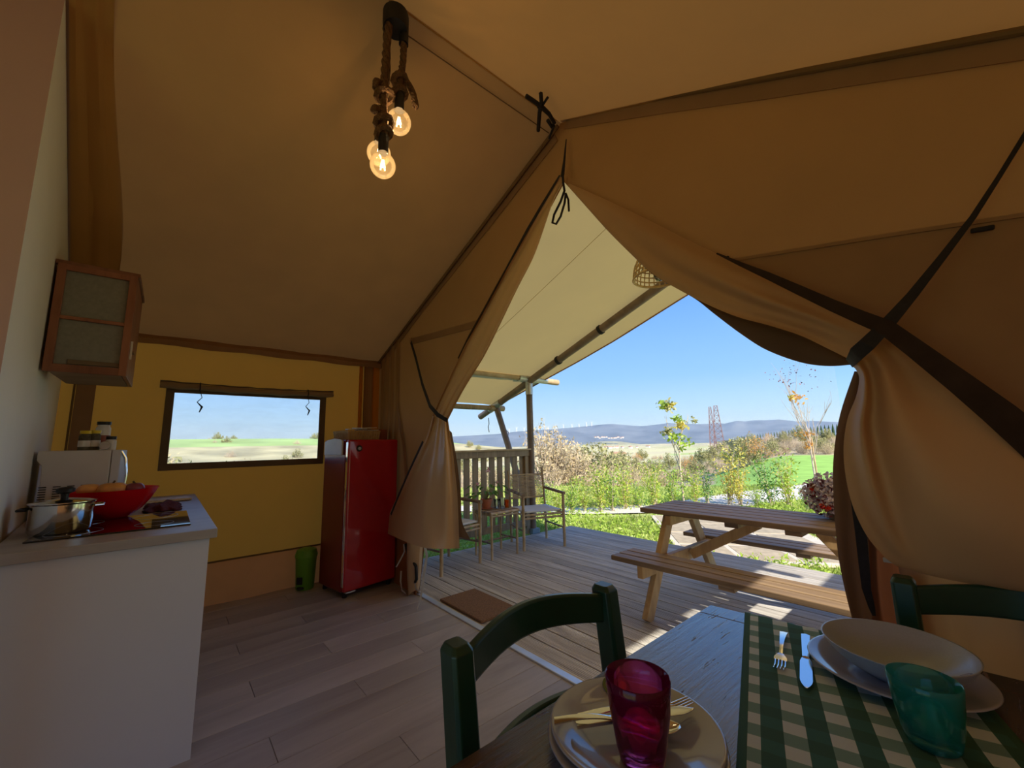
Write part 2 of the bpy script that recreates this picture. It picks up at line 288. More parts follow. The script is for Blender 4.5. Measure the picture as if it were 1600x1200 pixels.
# ------------------------------------------------------------------ mesh helpers
class MB:
    def __init__(s): s.v, s.f, s.uv = [], [], None
    def add(s, vs, fs):
        o = len(s.v); s.v += [Vector(v) for v in vs]; s.f += [tuple(i + o for i in f) for f in fs]; return s
    def box(s, c, d, rz=0, taper=1, rot=None):
        x, y, z = d[0] / 2, d[1] / 2, d[2] / 2
        vs = [(-x, -y, -z), (x, -y, -z), (x, y, -z), (-x, y, -z), (-x * taper, -y * taper, z), (x * taper, -y * taper, z), (x * taper, y * taper, z), (-x * taper, y * taper, z)]
        m = rot if rot is not None else Matrix.Rotation(rz, 3, 'Z')
        return s.add([m @ Vector(v) + Vector(c) for v in vs], [(3, 2, 1, 0), (4, 5, 6, 7), (0, 1, 5, 4), (1, 2, 6, 5), (2, 3, 7, 6), (3, 0, 4, 7)])
    def bar(s, p0, p1, w, h, up=(0, 0, 1)):
        p0, p1 = Vector(p0), Vector(p1); d = (p1 - p0).normalized(); a = d.cross(Vector(up)).normalized(); b = a.cross(d).normalized()
        vs = []
        for p in (p0, p1):
            for i, j in ((-1, -1), (1, -1), (1, 1), (-1, 1)): vs.append(p + a * (i * w / 2) + b * (j * h / 2))
        return s.add(vs, [(3, 2, 1, 0), (4, 5, 6, 7), (0, 1, 5, 4), (1, 2, 6, 5), (2, 3, 7, 6), (3, 0, 4, 7)])
    def tube(s, pts, r, n=8, cap=True, closed=False):
        pts = [Vector(p) for p in pts]; k = len(pts)
        rs = r if isinstance(r, (list, tuple)) else [r] * k
        prev = None; vs = []; fs = []
        for i, p in enumerate(pts):
            if closed: t = pts[(i + 1) % k] - pts[i - 1]
            else: t = pts[min(i + 1, k - 1)] - pts[max(i - 1, 0)]
            t.normalize()
            if prev is None:
                a = t.orthogonal().normalized()
            else:
                a = (prev - t * prev.dot(t)).normalized()
            prev = a; b = t.cross(a)
            for j in range(n):
                an = 2 * PI * j / n; vs.append(p + (a * math.cos(an) + b * math.sin(an)) * rs[i])
        for i in range(k if closed else k - 1):
            for j in range(n):
                q = (i + 1) % k
                fs.append((i * n + j, i * n + (j + 1) % n, q * n + (j + 1) % n, q * n + j))
        if cap and not closed: fs.append(tuple(reversed(range(n)))); fs.append(tuple((k - 1) * n + j for j in range(n)))
        return s.add(vs, fs)
    def lathe(s, prof, n=32, c=(0, 0, 0), mod=None):
        vs, fs = [], []; k = len(prof)
        for i, (r, z) in enumerate(prof):
            for j in range(n):
                a = 2 * PI * j / n; rr = r * (mod(a, z) if mod else 1)
                vs.append((c[0] + rr * math.cos(a), c[1] + rr * math.sin(a), c[2] + z))
        for i in range(k - 1):
            for j in range(n): fs.append((i * n + j, i * n + (j + 1) % n, (i + 1) * n + (j + 1) % n, (i + 1) * n + j))
        if prof[0][0] > 1e-6: fs.append(tuple(reversed(range(n))))
        if prof[-1][0] > 1e-6 : fs.append(tuple((k - 1) * n + j for j in range(n)))
        return s.add(vs, fs)
    def lathe_open(s, prof, n=32, c=(0, 0, 0), mod=None):
        vs, fs = [], []; k = len(prof)
        for i, (r, z) in enumerate(prof):
            for j in range(n):
                a = 2 * PI * j / n; rr = r * (mod(a, z) if mod else 1)
                vs.append((c[0] + rr * math.cos(a), c[1] + rr * math.sin(a), c[2] + z))
        for i in range(k - 1):
            for j in range(n): fs.append((i * n + j, i * n + (j + 1) % n, (i + 1) * n + (j + 1) % n, (i + 1) * n + j))
        return s.add(vs, fs)
    def grid(s, rows):
        k, n = len(rows), len(rows[0])
        return s.add([p for r in rows for p in r], [(i * n + j, i * n + j + 1, (i + 1) * n + j + 1, (i + 1) * n + j) for i in range(k - 1) for j in range(n - 1)])
    def poly(s, pts, nrm=None, th=0):
        """flat outline; with th an extruded slab"""
        pts = [Vector(p) for p in pts]; n = len(pts)
        if not th: return s.add(pts, [tuple(range(n))])
        nv = Vector(nrm) * th
        return s.add(pts + [p + nv for p in pts], [tuple(reversed(range(n))), tuple(range(n, 2 * n))] + [(i, (i + 1) % n, n + (i + 1) % n, n + i) for i in range(n)])
    def ribbon(s, pts, w, nrm=(0, 1, 0), th=.002):
        """flat band along pts, lying in the plane with normal nrm, given thickness"""
        pts = [Vector(p) for p in pts]; k = len(pts); nv = Vector(nrm).normalized()
        ws = w if isinstance(w, (list, tuple)) else [w] * k; A, B = [], []
        for i, p in enumerate(pts):
            t = (pts[min(i + 1, k - 1)] - pts[max(i - 1, 0)]).normalized(); a = t.cross(nv).normalized()
            A.append(p - a * ws[i] / 2); B.append(p + a * ws[i] / 2)
        vs = []
        for i in range(k): vs += [A[i], B[i], B[i] + nv * th, A[i] + nv * th]
        fs = [(3, 2, 1, 0), tuple((k - 1) * 4 + j for j in range(4))]
        for i in range(k - 1):
            for j in range(4): fs.append((i * 4 + j, i * 4 + (j + 1) % 4, (i + 1) * 4 + (j + 1) % 4, (i + 1) * 4 + j))
        return s.add(vs, fs)
    def leaves(s, n, fn, size, rnd, asp=.45):
        for _ in range(n):
            c = Vector(fn()); L = size * rnd.uniform(.6, 1.3)
            d = Vector((rnd.gauss(0, 1), rnd.gauss(0, 1), rnd.gauss(0, 1) + .3)).normalized(); e = d.orthogonal().normalized()
            e = (Matrix.Rotation(rnd.uniform(0, 6.3), 3, d) @ e) * L * asp
            s.add([c - d * L / 2, c + e / 2, c + d * L / 2, c - e / 2], [(0, 1, 2, 3)])
        return s
    def build(s, name, m, parent=None, smooth=False, bevel=0, angle=40, kind=None, world=True, seg=2, subd=0, solid=0):
        me = bpy.data.meshes.new(name); off = Vector((0, 0, 0))
        if parent is not None and world:
            q = parent
            while q is not None: off = off + Vector(q.location); q = q.parent
        me.from_pydata([v - off for v in s.v], [], s.f); me.update()
        if isinstance(m, str): m = M[m]
        me.materials.append(m)
        if smooth:
            me.shade_smooth()
            if angle < 180: me.set_sharp_from_angle(angle=math.radians(angle))
        o = bpy.data.objects.new(name, me); COL.objects.link(o)
        if parent is not None: o.parent = parent
        if subd: md = o.modifiers.new('subdivision', 'SUBSURF'); md.levels = md.render_levels = subd
        if solid: md = o.modifiers.new('solidify', 'SOLIDIFY'); md.thickness = solid; md.offset = 0
        if bevel: md = o.modifiers.new('bevel', 'BEVEL'); md.width = bevel; md.segments = seg; md.limit_method = 'ANGLE'
        if kind: o['kind'] = kind
        return o
def tag(o, label, cat, group=None, kind=None):
    o['label'] = label; o['category'] = cat
    if group: o['group'] = group
    if kind: o['kind'] = kind
    return o
def thing(name, label, cat, loc=(0, 0, 0), rz=0, group=None):
    o = bpy.data.objects.new(name, None); COL.objects.link(o); o.location = loc; o.rotation_euler = (0, 0, rz)
    o.empty_display_size = .1
    return tag(o, label, cat, group)
def struct(name, loc=(0, 0, 0)):
    o = bpy.data.objects.new(name, None); COL.objects.link(o); o.location = loc; o['kind'] = 'structure'; return o
def dup(o, loc, rz=0, label=None, group=None, scale=None):
    c = o.copy(); COL.objects.link(c); c.location = loc; c.rotation_euler = (0, 0, rz)
    if label: c['label'] = label
    if group: c['group'] = group
    if scale: c.scale = scale if isinstance(scale, (tuple, list)) else (scale,) * 3
    for ch in list(o.children):
        d = ch.copy(); COL.objects.link(d); d.parent = c
        for g in list(ch.children):
            e = g.copy(); COL.objects.link(e); e.parent = d
    return c
def piece(src, loc, parent, rz=0, scale=None):
    c = src.copy(); COL.objects.link(c); c.parent = parent; c.location = loc; c.rotation_euler = (0, 0, rz)
    if scale: c.scale = scale
    return c
def lerp(a, b, t): return a + (b - a) * t
def interp_pts(pts, t):
    """smooth curve through pts, t in 0..1"""
    n = len(pts) - 1; x = t * n; i = min(int(x), n - 1); f = x - i
    p0, p1, p2, p3 = pts[max(i - 1, 0)], pts[i], pts[i + 1], pts[min(i + 2, n)]
    return tuple(.5 * ((2 * b) + (c - a) * f + (2 * a - 5 * b + 4 * c - d) * f * f + (3 * b - a - 3 * c + d) * f ** 3) for a, b, c, d in zip(p0, p1, p2, p3))

# ------------------------------------------------------------------ the room
WX, GY, EZ = -4.30, 1.73, 2.19            # window wall, gable wall, eave height
RX, RZ = -1.485, 3.255                    # ridge
EX, EZR = 1.34, 1.80                      # right eave
BY = -2.6                                 # rear end of the tent
def part_y(x): return -.63 + .085 * (x + 4.3)   # face of the white partition
def roofz(x): return lerp(EZ, RZ, (x - WX) / (RX - WX)) if x < RX else lerp(RZ, EZR, (x - RX) / (EX - RX))

# floor planks
floor = struct('floor')
MB().box(((WX + EX) / 2, (BY + GY) / 2, -.03), (EX - WX, GY - BY, .05)).build('subfloor', 'seam_shade', floor)
pl = MB().box((0, 0, 0), (.188, 1.298, .008)).build('floor_plank', 'floor', floor, world=False, bevel=.0015, seg=1)
pl.location = (WX + .1, BY + .65, -.001); k = 0
xx = WX + .1; first = True
while xx < EX:
    y0 = BY - (k % 3) * .43 + .65
    while y0 < GY + .65:
        y1, y2 = max(BY, y0 - .65), min(GY, y0 + .65)
        if y2 - y1 > .1:
            if first: pl.location = (xx, (y1 + y2) / 2, -.001); pl.scale = (1, (y2 - y1) / 1.3, 1); first = False
            else: piece(pl, (xx, (y1 + y2) / 2, -.001), floor, 0, (1, (y2 - y1) / 1.3, 1))
        y0 += 1.3
    xx += .19; k += 1
# threshold strip
th = MB().box(((-3.45 + 1.3) / 2, 1.735, .003), (4.75, .05, .018)).build('trim_1', 'alu', bevel=.004); th['kind'] = 'structure'
th2 = MB().box(((-3.45 + 1.3) / 2, 1.766, -.004), (4.75, .014, .02)).build('rubber_strip', 'pale_board', th)

# window wall with its hole
wy0, wy1, wz0, wz1 = .005, 1.128, 1.158, 1.735
wl_ = struct('wall_left')
g = []
ys = [-.64, wy0, wy1, GY]; zs = [.335, wz0, wz1, EZ]
mb = MB()
for i in range(3):
    for j in range(3):
        if i == 1 and j == 1: continue
        mb.add([(WX, ys[i], zs[j]), (WX, ys[i + 1], zs[j]), (WX, ys[i + 1], zs[j + 1]), (WX, ys[i], zs[j + 1])], [(0, 1, 2, 3)])
mb.build('canvas_panel', 'window_wall', wl_)
MB().add([(WX, BY, 0), (WX, -.64, 0), (WX, -.64, EZ), (WX, BY, EZ)], [(0, 1, 2, 3)]).build('canvas_panel', 'window_wall', wl_)
rows = []
for j in range(7):
    z = .34 * (1 - j / 6)
    rows.append([(WX + .012 + .012 * math.sin(i * .9) * (j / 6) + .02 * j / 6, lerp(-.6, GY, i / 30), z) for i in range(31)])
MB().grid(rows).build('mud_skirt', 'mud_skirt', wl_, smooth=True)
MB().box((WX + .012, .55, .338), (.012, 2.3, .012)).build('skirt_seam', 'seam_shade', wl_)
for y, w in ((1.60, .05), (1.52, .02), (1.68, .04)):     # hanging fold strips in the corner
    MB().grid([[(WX + .02 + .015 * math.cos(a * 2.1), y - w + 2 * w * a / 3, z) for a in range(4)] for z in (0, .7, 1.4, EZ)]).build('corner_fold', 'window_wall' if w < .05 else 'band', wl_, smooth=True)
MB().box((WX + .014, -.50, 1.2), (.012, .10, 1.9)).build('pole_sleeve', 'band', wl_)
MB().box((WX + .012, -.56, 1.2), (.012, .012, 1.9)).build('seam', 'seam_shade', wl_)
rows = [[(WX + .05 + .03 * math.sin(j * 1.2) + (0 if j else -.03), lerp(-.6, GY, i / 20), EZ + .01 - .045 * j + .006 * math.sin(i * 1.3 + j)) for i in range(21)] for j in range(3)]
MB().grid(rows).build('eave_valance', 'band', wl_, smooth=True)

win = struct('window_1')
f = MB(); b = .055
for (ya, yb, za, zb) in ((wy0 - b, wy1 + b, wz0 - b, wz0), (wy0 - b, wy1 + b, wz1, wz1 + b), (wy0 - b, wy0, wz0, wz1), (wy1, wy1 + b, wz0, wz1)):
    f.box((WX + .006, (ya + yb) / 2, (za + zb) / 2), (.014, yb - ya, zb - za))
f.build('window_frame', 'win_border', win)
rows = [[(WX + .004 + .004 * pnoise(Vector((i * .35, j * .5, 3))), lerp(wy0, wy1, i / 24), lerp(wz0, wz1, j / 12)) for i in range(25)] for j in range(13)]
def film_mat():
    m = bpy.data.materials.new('window_film'); m.use_nodes = True
    n, l = m.node_tree.nodes, m.node_tree.links; n.clear()
    o = n.new('ShaderNodeOutputMaterial'); t = n.new('ShaderNodeBsdfTransparent'); t.inputs[0].default_value = (.93, .95, .97, 1)
    d = n.new('ShaderNodeBsdfTranslucent'); d.inputs[0].default_value = (.8, .85, .9, 1); mx = n.new('ShaderNodeMixShader')
    gl = n.new('ShaderNodeBsdfGlossy'); gl.inputs['Roughness'].default_value = .15; mx2 = n.new('ShaderNodeMixShader'); mx2.inputs[0].default_value = .05
    tc_ = n.new('ShaderNodeTexCoord'); mp_ = n.new('ShaderNodeMapping'); mp_.inputs['Scale'].default_value = (1, 1.2, 5)
    nz = n.new('ShaderNodeTexNoise'); nz.inputs['Scale'].default_value = 2.2; nz.inputs['Detail'].default_value = 4
    mr = n.new('ShaderNodeMapRange'); mr.inputs['From Min'].default_value = .4; mr.inputs['From Max'].default_value = .75; mr.inputs['To Min'].default_value = .04; mr.inputs['To Max'].default_value = .17
    l.new(tc_.outputs['Object'], mp_.inputs[0]); l.new(mp_.outputs[0], nz.inputs['Vector']); l.new(nz.outputs['Fac'], mr.inputs[0]); l.new(mr.outputs[0], mx.inputs[0])
    l.new(t.outputs[0], mx.inputs[1]); l.new(d.outputs[0], mx.inputs[2]); l.new(mx.outputs[0], mx2.inputs[1]); l.new(gl.outputs[0], mx2.inputs[2]); l.new(mx2.outputs[0], o.inputs[0])
    return m
M['film'] = film_mat()
MB().grid(rows).build('window_pane', 'film', win, smooth=True)
# rolled blind above the window
bl = thing('rolled_blind', 'tan canvas blind rolled up and tied above the clear plastic window', 'blind', (WX + .05, .57, 1.79))
pts = [(WX + .05 + .004 * math.sin(i * 1.7), lerp(-.09, 1.235, i / 20), 1.79 - .012 * math.sin(PI * i / 20) + .003 * math.sin(i * 2.3)) for i in range(21)]
MB().tube(pts, [.026 + .004 * math.sin(i * 1.1) for i in range(21)], 12).build('canvas_roll', 'blind', bl, smooth=True, angle=60)
MB().tube([(p[0] + .01, p[1], p[2] + .03) for p in pts], .006, 6).build('roll_seam', 'win_border', bl, smooth=True)
for y in (.165, 1.0):
    MB().tube([(WX + .05 + .034 * math.cos(a), y, 1.79 + .034 * math.sin(a)) for a in [k * PI / 6 for k in range(12)]], .004, 6, closed=True).build('tie_loop', 'strap', bl, smooth=True)
    MB().tube([(WX + .055, y, 1.76), (WX + .04, y + .02, 1.70), (WX + .045, y - .01, 1.66), (WX + .045, y + .025, 1.62), (WX + .045, y + .01, 1.575)], [.003, .003, .004, .009, .004], 6).build('hanging_cord', 'strap', bl, smooth=True)

# partition with its return
pw = struct('wall_back')
xe = -2.075
mb = MB(); mb.poly([(WX, part_y(WX), 0), (xe, part_y(xe), 0), (xe, part_y(xe), roofz(xe) + .02), (-3.0, part_y(-3.0), roofz(-3.0) + .015), (WX, part_y(WX), EZ)])
mb.build('partition_face', 'white_wall', pw)
MB().poly([(xe, part_y(xe), 0), (xe + .12, BY, 0), (xe + .12, BY, roofz(xe + .12) + .02), (xe, part_y(xe), roofz(xe) + .02)]).build('return_face', 'shaded_wall', pw)

# roof
ceil = struct('ceiling')
mb = MB(); n1 = 26; rows = []
for j in range(31):
    y = lerp(BY, GY, j / 30); rows.append([(lerp(WX, RX, i / n1), y, roofz(lerp(WX, RX, i / n1)) - .025 * math.sin(PI * i / n1) * math.sin(PI * j / 30) + .004 * math.sin(PI * i / n1) * pnoise(Vector((i * .4, j * .4, 0)))) for i in range(n1 + 1)])
MB().grid(rows).build('roof_slope', 'roof_canvas', ceil, smooth=True)
rows = []
for j in range(31):
    y = lerp(BY, GY, j / 30); rows.append([(lerp(RX, EX, i / n1), y, roofz(lerp(RX, EX, i / n1)) - .03 * math.sin(PI * i / n1) * math.sin(PI * j / 30) + .004 * math.sin(PI * i / n1) * pnoise(Vector((i * .4, j * .4, 5)))) for i in range(n1 + 1)])
MB().grid(rows).build('roof_slope', 'roof_canvas', ceil, smooth=True)
MB().tube([(RX + .004, lerp(BY, GY - .05, i / 12), RZ - .012 - .008 * math.sin(i * PI / 12)) for i in range(13)], .004, 6).build('ridge_cord', 'roof_canvas', ceil)
MB().tube([(RX - .07, lerp(.6, GY - .04, i / 8), RZ - .045) for i in range(9)], .003, 6).build('ridge_seam', 'seam_shade', ceil)
# gathered canvas where the roof meets the partition
rows = []
for i in range(25):
    x = lerp(-4.29, -1.9, i / 24); r = []
    for j in range(15):
        u = j / 14; y = part_y(x) + .01 + u * (.17 + .05 * math.sin(i * .2))
        r.append((x, y, roofz(x) - .016 - .012 * math.sin(u * PI * 4.2 + .3 * math.sin(i * .3)) * (.6 + .4 * math.sin(i * .23 + j)) - .03 * (1 - u)))
    rows.append(r)
MB().grid(rows).build('gathered_edge', 'gather', ceil, smooth=True)

# remaining sides (behind and right of the camera)
for nm, pts in (('wall_right', [(EX, BY, 0), (EX, GY, 0), (EX, GY, EZR), (EX, BY, EZR)]),
                ('wall_rear', [(WX, BY, 0), (-1.3, BY, 0), (-1.3, BY, 2.0), (1.1, BY, 2.0 - .15), (1.1, BY, 0), (EX, BY, 0), (EX, BY, EZR), (1.1, BY, roofz(1.1) + 0), (RX, BY, RZ), (WX, BY, EZ)])):  # rear opening added to let in neutral fill daylight
    o = MB().poly(pts).build(nm, 'gable_canvas'); o['kind'] = 'structure'

# gable wall with the opening
gw = struct('wall_front')
def chain(px, y=GY): return [aty(a, b_, y) for a, b_ in px]
OPL = [(882, 285), (846, 352), (800, 436), (745, 545), (700, 640), (682, 700), (672, 780), (664, 850)]
left = [Vector((WX, GY, 0)), Vector((WX, GY, EZ)), Vector((RX, GY, RZ)), aty(882, 250)] + chain(OPL) + [Vector((-3.30, GY, 0))]
MB().poly(left).build('canvas_panel', 'gable_canvas', gw)
E2 = [(882, 285), (915, 322), (950, 361), (985, 396), (1020, 428), (1075, 458), (1120, 492), (1160, 522), (1200, 547), (1250, 566), (1300, 572), (1328, 570)]
right = [Vector((RX, GY, RZ)), aty(882, 250)] + chain(E2) + [aty(1400, 620), Vector((-.0, GY, .8)), Vector((.05, GY, 0)), Vector((EX, GY, 0)), Vector((EX, GY, EZR))]
right = right[::-1]
MB().poly(right).build('canvas_panel', 'gable_canvas', gw)
# seams and bands sewn on the gable
MB().ribbon([aty(885, 192, 1.722), aty(1040, 165, 1.722), aty(1200, 140, 1.722), aty(1400, 106, 1.722), aty(1640, 66, 1.722)], .075, th=-.004).build('slope_band', 'band', gw)
MB().tube([aty(850 + i * 32, 186 - i * 5.9 + (4 if i == 0 else 0), 1.71) for i in range(1, 26)], .012, 8).build('slope_cord', 'seam_shade', gw, smooth=True)
MB().tube([lerp(Vector((WX + .03, 1.70, EZ + .0)), Vector((RX, 1.70, RZ - .015)), i / 14) + Vector((0, 0, -.02)) for i in range(15)], .012, 8).build('slope_cord', 'seam_shade', gw, smooth=True)
MB().ribbon([aty(592, 572, 1.722), aty(660, 480, 1.722), aty(760, 352, 1.722), aty(868, 212, 1.722)], .10, th=-.004).build('slope_band', 'band', gw)
MB().ribbon([aty(645, 533, 1.722), aty(690, 521, 1.722), aty(745, 506, 1.722)], .055, th=-.004).build('reinforcing_band', 'band', gw)
MB().ribbon([aty(1110, 412, 1.722), aty(1250, 390, 1.722), aty(1400, 366, 1.722), aty(1640, 330, 1.722)], .012, th=-.004).build('sewn_seam', 'band', gw)
lower = [aty(1118, 414, 1.724), aty(1250, 392, 1.724), aty(1400, 368, 1.724), aty(1660, 326, 1.724), aty(1700, 700, 1.724), aty(1400, 600, 1.724), aty(1380, 512, 1.724), aty(1275, 465, 1.724)]
MB().poly(lower[::-1]).build('reinforcing_panel', 'band', gw)
for x in (-4.16, -4.05, -3.93, -3.80):
    MB().grid([[(x - .04 + .08 * a / 4, GY - .012 - .014 * math.sin(PI * a / 4), z) for a in range(5)] for z in (0, .8, 1.6, roofz(x) - .03)]).build('corner_fold', 'gable_canvas', gw, smooth=True)
MB().ribbon([aty(618, 620, 1.715), aty(632, 700, 1.715), aty(640, 800, 1.715)], .05, th=-.004).build('sewn_strip', 'band', gw)
for px, py in ((1130, 404), (1535, 358)):
    p = aty(px, py, 1.71); MB().box(p, (.045, .012, .014), rot=Matrix.Rotation(.15, 3, 'Y')).build('toggle', 'strap', gw, bevel=.004)

# bundled mud flap rolled beside the doorway
bun = thing('rolled_door_flap', 'brown rolled canvas flap hanging at the left side of the doorway', 'canvas', (-3.25, 1.68, 0))
prof = []
rows = []
for i in range(13):
    z = lerp(.62, .02, i / 12); rad = .075 - .03 * (i / 12) ** 3
    rows.append([(-3.27 + .05 * i / 12 * -.6 + rad * math.cos(a) * (1 + .12 * math.sin(3 * a + i * .2)), 1.68 + rad * .9 * math.sin(a), z + (.04 * math.cos(a) if i == 12 else 0)) for a in [2 * PI * k / 18 for k in range(19)]])
MB().grid(rows).build('rolled_canvas', 'curtain_vinyl', bun, smooth=True)
MB().poly([(-3.75, 1.705, .0), (-3.30, 1.70, .0), (-3.30, 1.70, .62), (-3.75, 1.705, .62)], (0, 1, 0), .01).build('lower_flap', 'mud_skirt', bun)
wb = thing('tie_webbing', 'loose pale grey webbing straps dangling under the left curtain', 'strap', (-3.3, 1.6, 0))
MB().ribbon([aty(664, 855, 1.60), aty(667, 868, 1.60), aty(663, 895, 1.60), aty(660, 920, 1.58), aty(656, 940, 1.56), aty(652, 952, 1.55)], [.02, .02, .02, .017, .012, .005], (.7, -.7, 0)).build('long_strap', 'grey_webbing', wb, smooth=True)
MB().ribbon([aty(648, 910, 1.66), aty(650, 920, 1.62), aty(658, 928, 1.60)], .012, (.7, -.7, 0)).build('curled_strap', 'grey_webbing', wb, smooth=True)
MB().ribbon([aty(631, 850, 1.66), aty(632, 862, 1.64), aty(626, 874, 1.62), aty(619, 886, 1.60)], .012, (.7, -.7, 0)).build('short_strap', 'grey_webbing', wb, smooth=True)
MB().ribbon([aty(627, 892, 1.66), aty(626, 908, 1.66), aty(628, 922, 1.64), aty(634, 927, 1.62)], .014, (.7, -.7, 0)).build('short_strap', 'grey_webbing', wb, smooth=True)
cb = thing('power_cable', 'black power cable looping down beside the red fridge', 'cable', (-3.4, 1.66, 0))
MB().tube([aty(634, 850, 1.67), aty(638, 868, 1.66), aty(645, 876, 1.65), aty(650, 885, 1.65), aty(651, 905, 1.66), aty(646, 915, 1.67)], .013, 8).build('cable', 'tin', cb, smooth=True)

# ------------------------------------------------------------------ curtains
def sheet(rows, nu, nv, folds, bulge=lambda u, v: 0, y0=1.68):
    """rows: list of polylines (px,py) on the gable plane; folds(u,v)->offset towards the room"""
    out = []
    for i in range(nv + 1):
        v = i / nv; n = len(rows) - 1; x = v * n; k = min(int(x), n - 1); f = x - k; r = []
        for j in range(nu + 1):
            u = j / nu
            ring = [interp_pts([(*p, 0) for p in row], u) for row in (rows[max(k - 1, 0)], rows[k], rows[k + 1], rows[min(k + 2, n)])]
            p = [.5 * (2 * b_ + (c - a) * f + (2 * a - 5 * b_ + 4 * c - d) * f * f + (3 * b_ - a - 3 * c + d) * f ** 3) for a, b_, c, d in zip(*ring)]
            r.append(aty(p[0], p[1], y0 - folds(u, v) - bulge(u, v)))
        out.append(r)
    return out
lc = thing('tent_curtain', 'tan canvas door curtain tied back at the left beside the fridge', 'curtain', (-3.1, 1.65, .45))
LR = [[(876, 274), (878, 279), (880, 284)], [(845, 325), (852, 322), (863, 319)], [(808, 390), (820, 393), (836, 396)], [(775, 450), (790, 450), (809, 450)],
      [(741, 512), (760, 511), (781, 508)], [(714, 566), (736, 562), (757, 556)], [(690, 618), (706, 615), (724, 610)], [(676, 650), (688, 653), (700, 656)]]
def lf(u, v): return (.010 + .022 * v) * (.5 + .5 * math.sin(u * 9 + 1 + v * 1.5)) * min(1, (1 - v) * 2 + .35) + .008 * math.sin(u * 23 + v * 2) * v
MB().grid(sheet(LR, 36, 60, lf, lambda u, v: .04 * v)).build('upper_drape', 'curtain', lc, smooth=True, angle=180)
LR2 = [[(676, 650), (688, 653), (700, 656)], [(667, 680), (684, 680), (704, 682)], [(654, 706), (680, 705), (708, 706)], [(640, 735), (674, 732), (711, 735)],
       [(627, 762), (668, 765), (714, 764)], [(612, 795), (662, 806), (716, 800)], [(603, 815), (660, 832), (717, 832)], [(595, 829), (659, 855), (718, 857)]]
def lf2(u, v): return .02 * (1 - v) + (.012 + .045 * v ** .7) * (.5 + .5 * math.sin(u * 8.5 + 2.2 + .8 * v)) + .012 * math.sin(u * 19 - v * 2) * (1 - v * .6)
MB().grid(sheet(LR2, 40, 50, lf2, lambda u, v: .03 + .10 * v * math.sin(PI * min(1, u * 1.1)))).build('lower_drape', 'curtain_vinyl', lc, smooth=True, angle=180)
MB().grid(sheet([[(702, 672), (706, 676)], [(706, 712), (714, 722)], [(711, 770), (720, 775)], [(712, 810), (722, 815)], [(712, 838), (735, 843)]], 8, 20, lambda u, v: .01 * math.sin(u * 5), y0=1.70)).build('outer_flap', 'flap_dark', lc, smooth=True, angle=180)
MB().ribbon([aty(a, b_, 1.62) for a, b_ in ((875, 274), (862, 296), (844, 326), (824, 360), (807, 391), (790, 422))], [.012, .02, .024, .024, .02, .014], th=-.003).build('zip_tape', 'strap', lc, smooth=True)
MB().ribbon([aty(a, b_, 1.63) for a, b_ in ((790, 422), (772, 455), (752, 492), (733, 526), (716, 560))], [.014, .018, .02, .02, .012], th=-.003).build('zip_tape', 'strap_brown', lc, smooth=True)
MB().ribbon([aty(a, b_, 1.53) for a, b_ in ((661, 690), (640, 735), (624, 772), (611, 804))], .022, th=-.003).build('zip_tape', 'strap', lc, smooth=True)
MB().ribbon([aty(642, 533, 1.70), aty(650, 560, 1.68), aty(660, 600, 1.63), aty(672, 634, 1.57), aty(684, 648, 1.54), aty(699, 657, 1.57)], [.03, .03, .032, .034, .034, .03], th=-.004).build('tieback_strap', 'strap', lc, smooth=True)
MB().box(aty(642, 532, 1.70), (.03, .012, .05)).build('strap_anchor', 'band', lc, bevel=.004)

rc = thing('tent_curtain', 'broad tan canvas door curtain swept back at the right by a black strap', 'curtain', (0, 1.6, .5))
E1 = [(884, 287), (915, 322), (950, 361), (985, 396), (1020, 428), (1065, 455), (1110, 478), (1155, 496), (1200, 508), (1250, 524), (1290, 543), (1328, 562)]
U1 = [(890, 287), (925, 302), (975, 325), (1030, 352), (1085, 380), (1140, 405), (1185, 425), (1230, 445), (1275, 465), (1315, 484), (1350, 500), (1382, 513)]
def mid(a, b_, t, s): return (lerp(a[0], b_[0], t), lerp(a[1], b_[1], t) + s)
RR = [[a, mid(a, b_, .33, 2), mid(a, b_, .66, 1), b_] for a, b_ in zip(E1, U1)]
def rf(u, v):
    w = math.sin(PI * min(1, v * 1.05))
    return w * (.035 * math.sin(PI * u) + .030 * math.sin(u * 10 + v * 3) * v + .016 * math.sin(u * 21 - v * 6) * v * v)
MB().grid(sheet(RR, 30, 70, rf, lambda u, v: .02 + .05 * v)).build('upper_drape', 'curtain', rc, smooth=True, angle=180)
E2b = [(886, 289), (917, 324), (952, 363), (987, 398), (1024, 432), (1078, 461), (1118, 492), (1158, 522), (1198, 547), (1250, 566), (1292, 572), (1330, 570)]
MB().grid(sheet([[a, mid(a, b_, .5, 0), b_] for a, b_ in zip(E2b, E1)], 8, 60, lambda u, v: .012 * math.sin(PI * u), y0=1.725)).build('outer_flap', 'flap_dark', rc, smooth=True, angle=180)
RL = [[(1330, 568), (1345, 552), (1362, 532), (1380, 513)], [(1342, 588), (1366, 580), (1398, 565), (1440, 550)], [(1338, 618), (1375, 625), (1430, 615), (1500, 600)], [(1324, 655), (1380, 670), (1470, 665), (1580, 650)],
      [(1318, 700), (1395, 720), (1510, 725), (1660, 720)], [(1322, 748), (1410, 770), (1530, 785), (1720, 800)], [(1334, 795), (1425, 820), (1550, 838), (1740, 860)], [(1355, 838), (1440, 860), (1560, 880), (1745, 905)], [(1382, 870), (1455, 892), (1570, 912), (1750, 935)], [(1400, 884), (1465, 902), (1575, 922), (1755, 944)]]
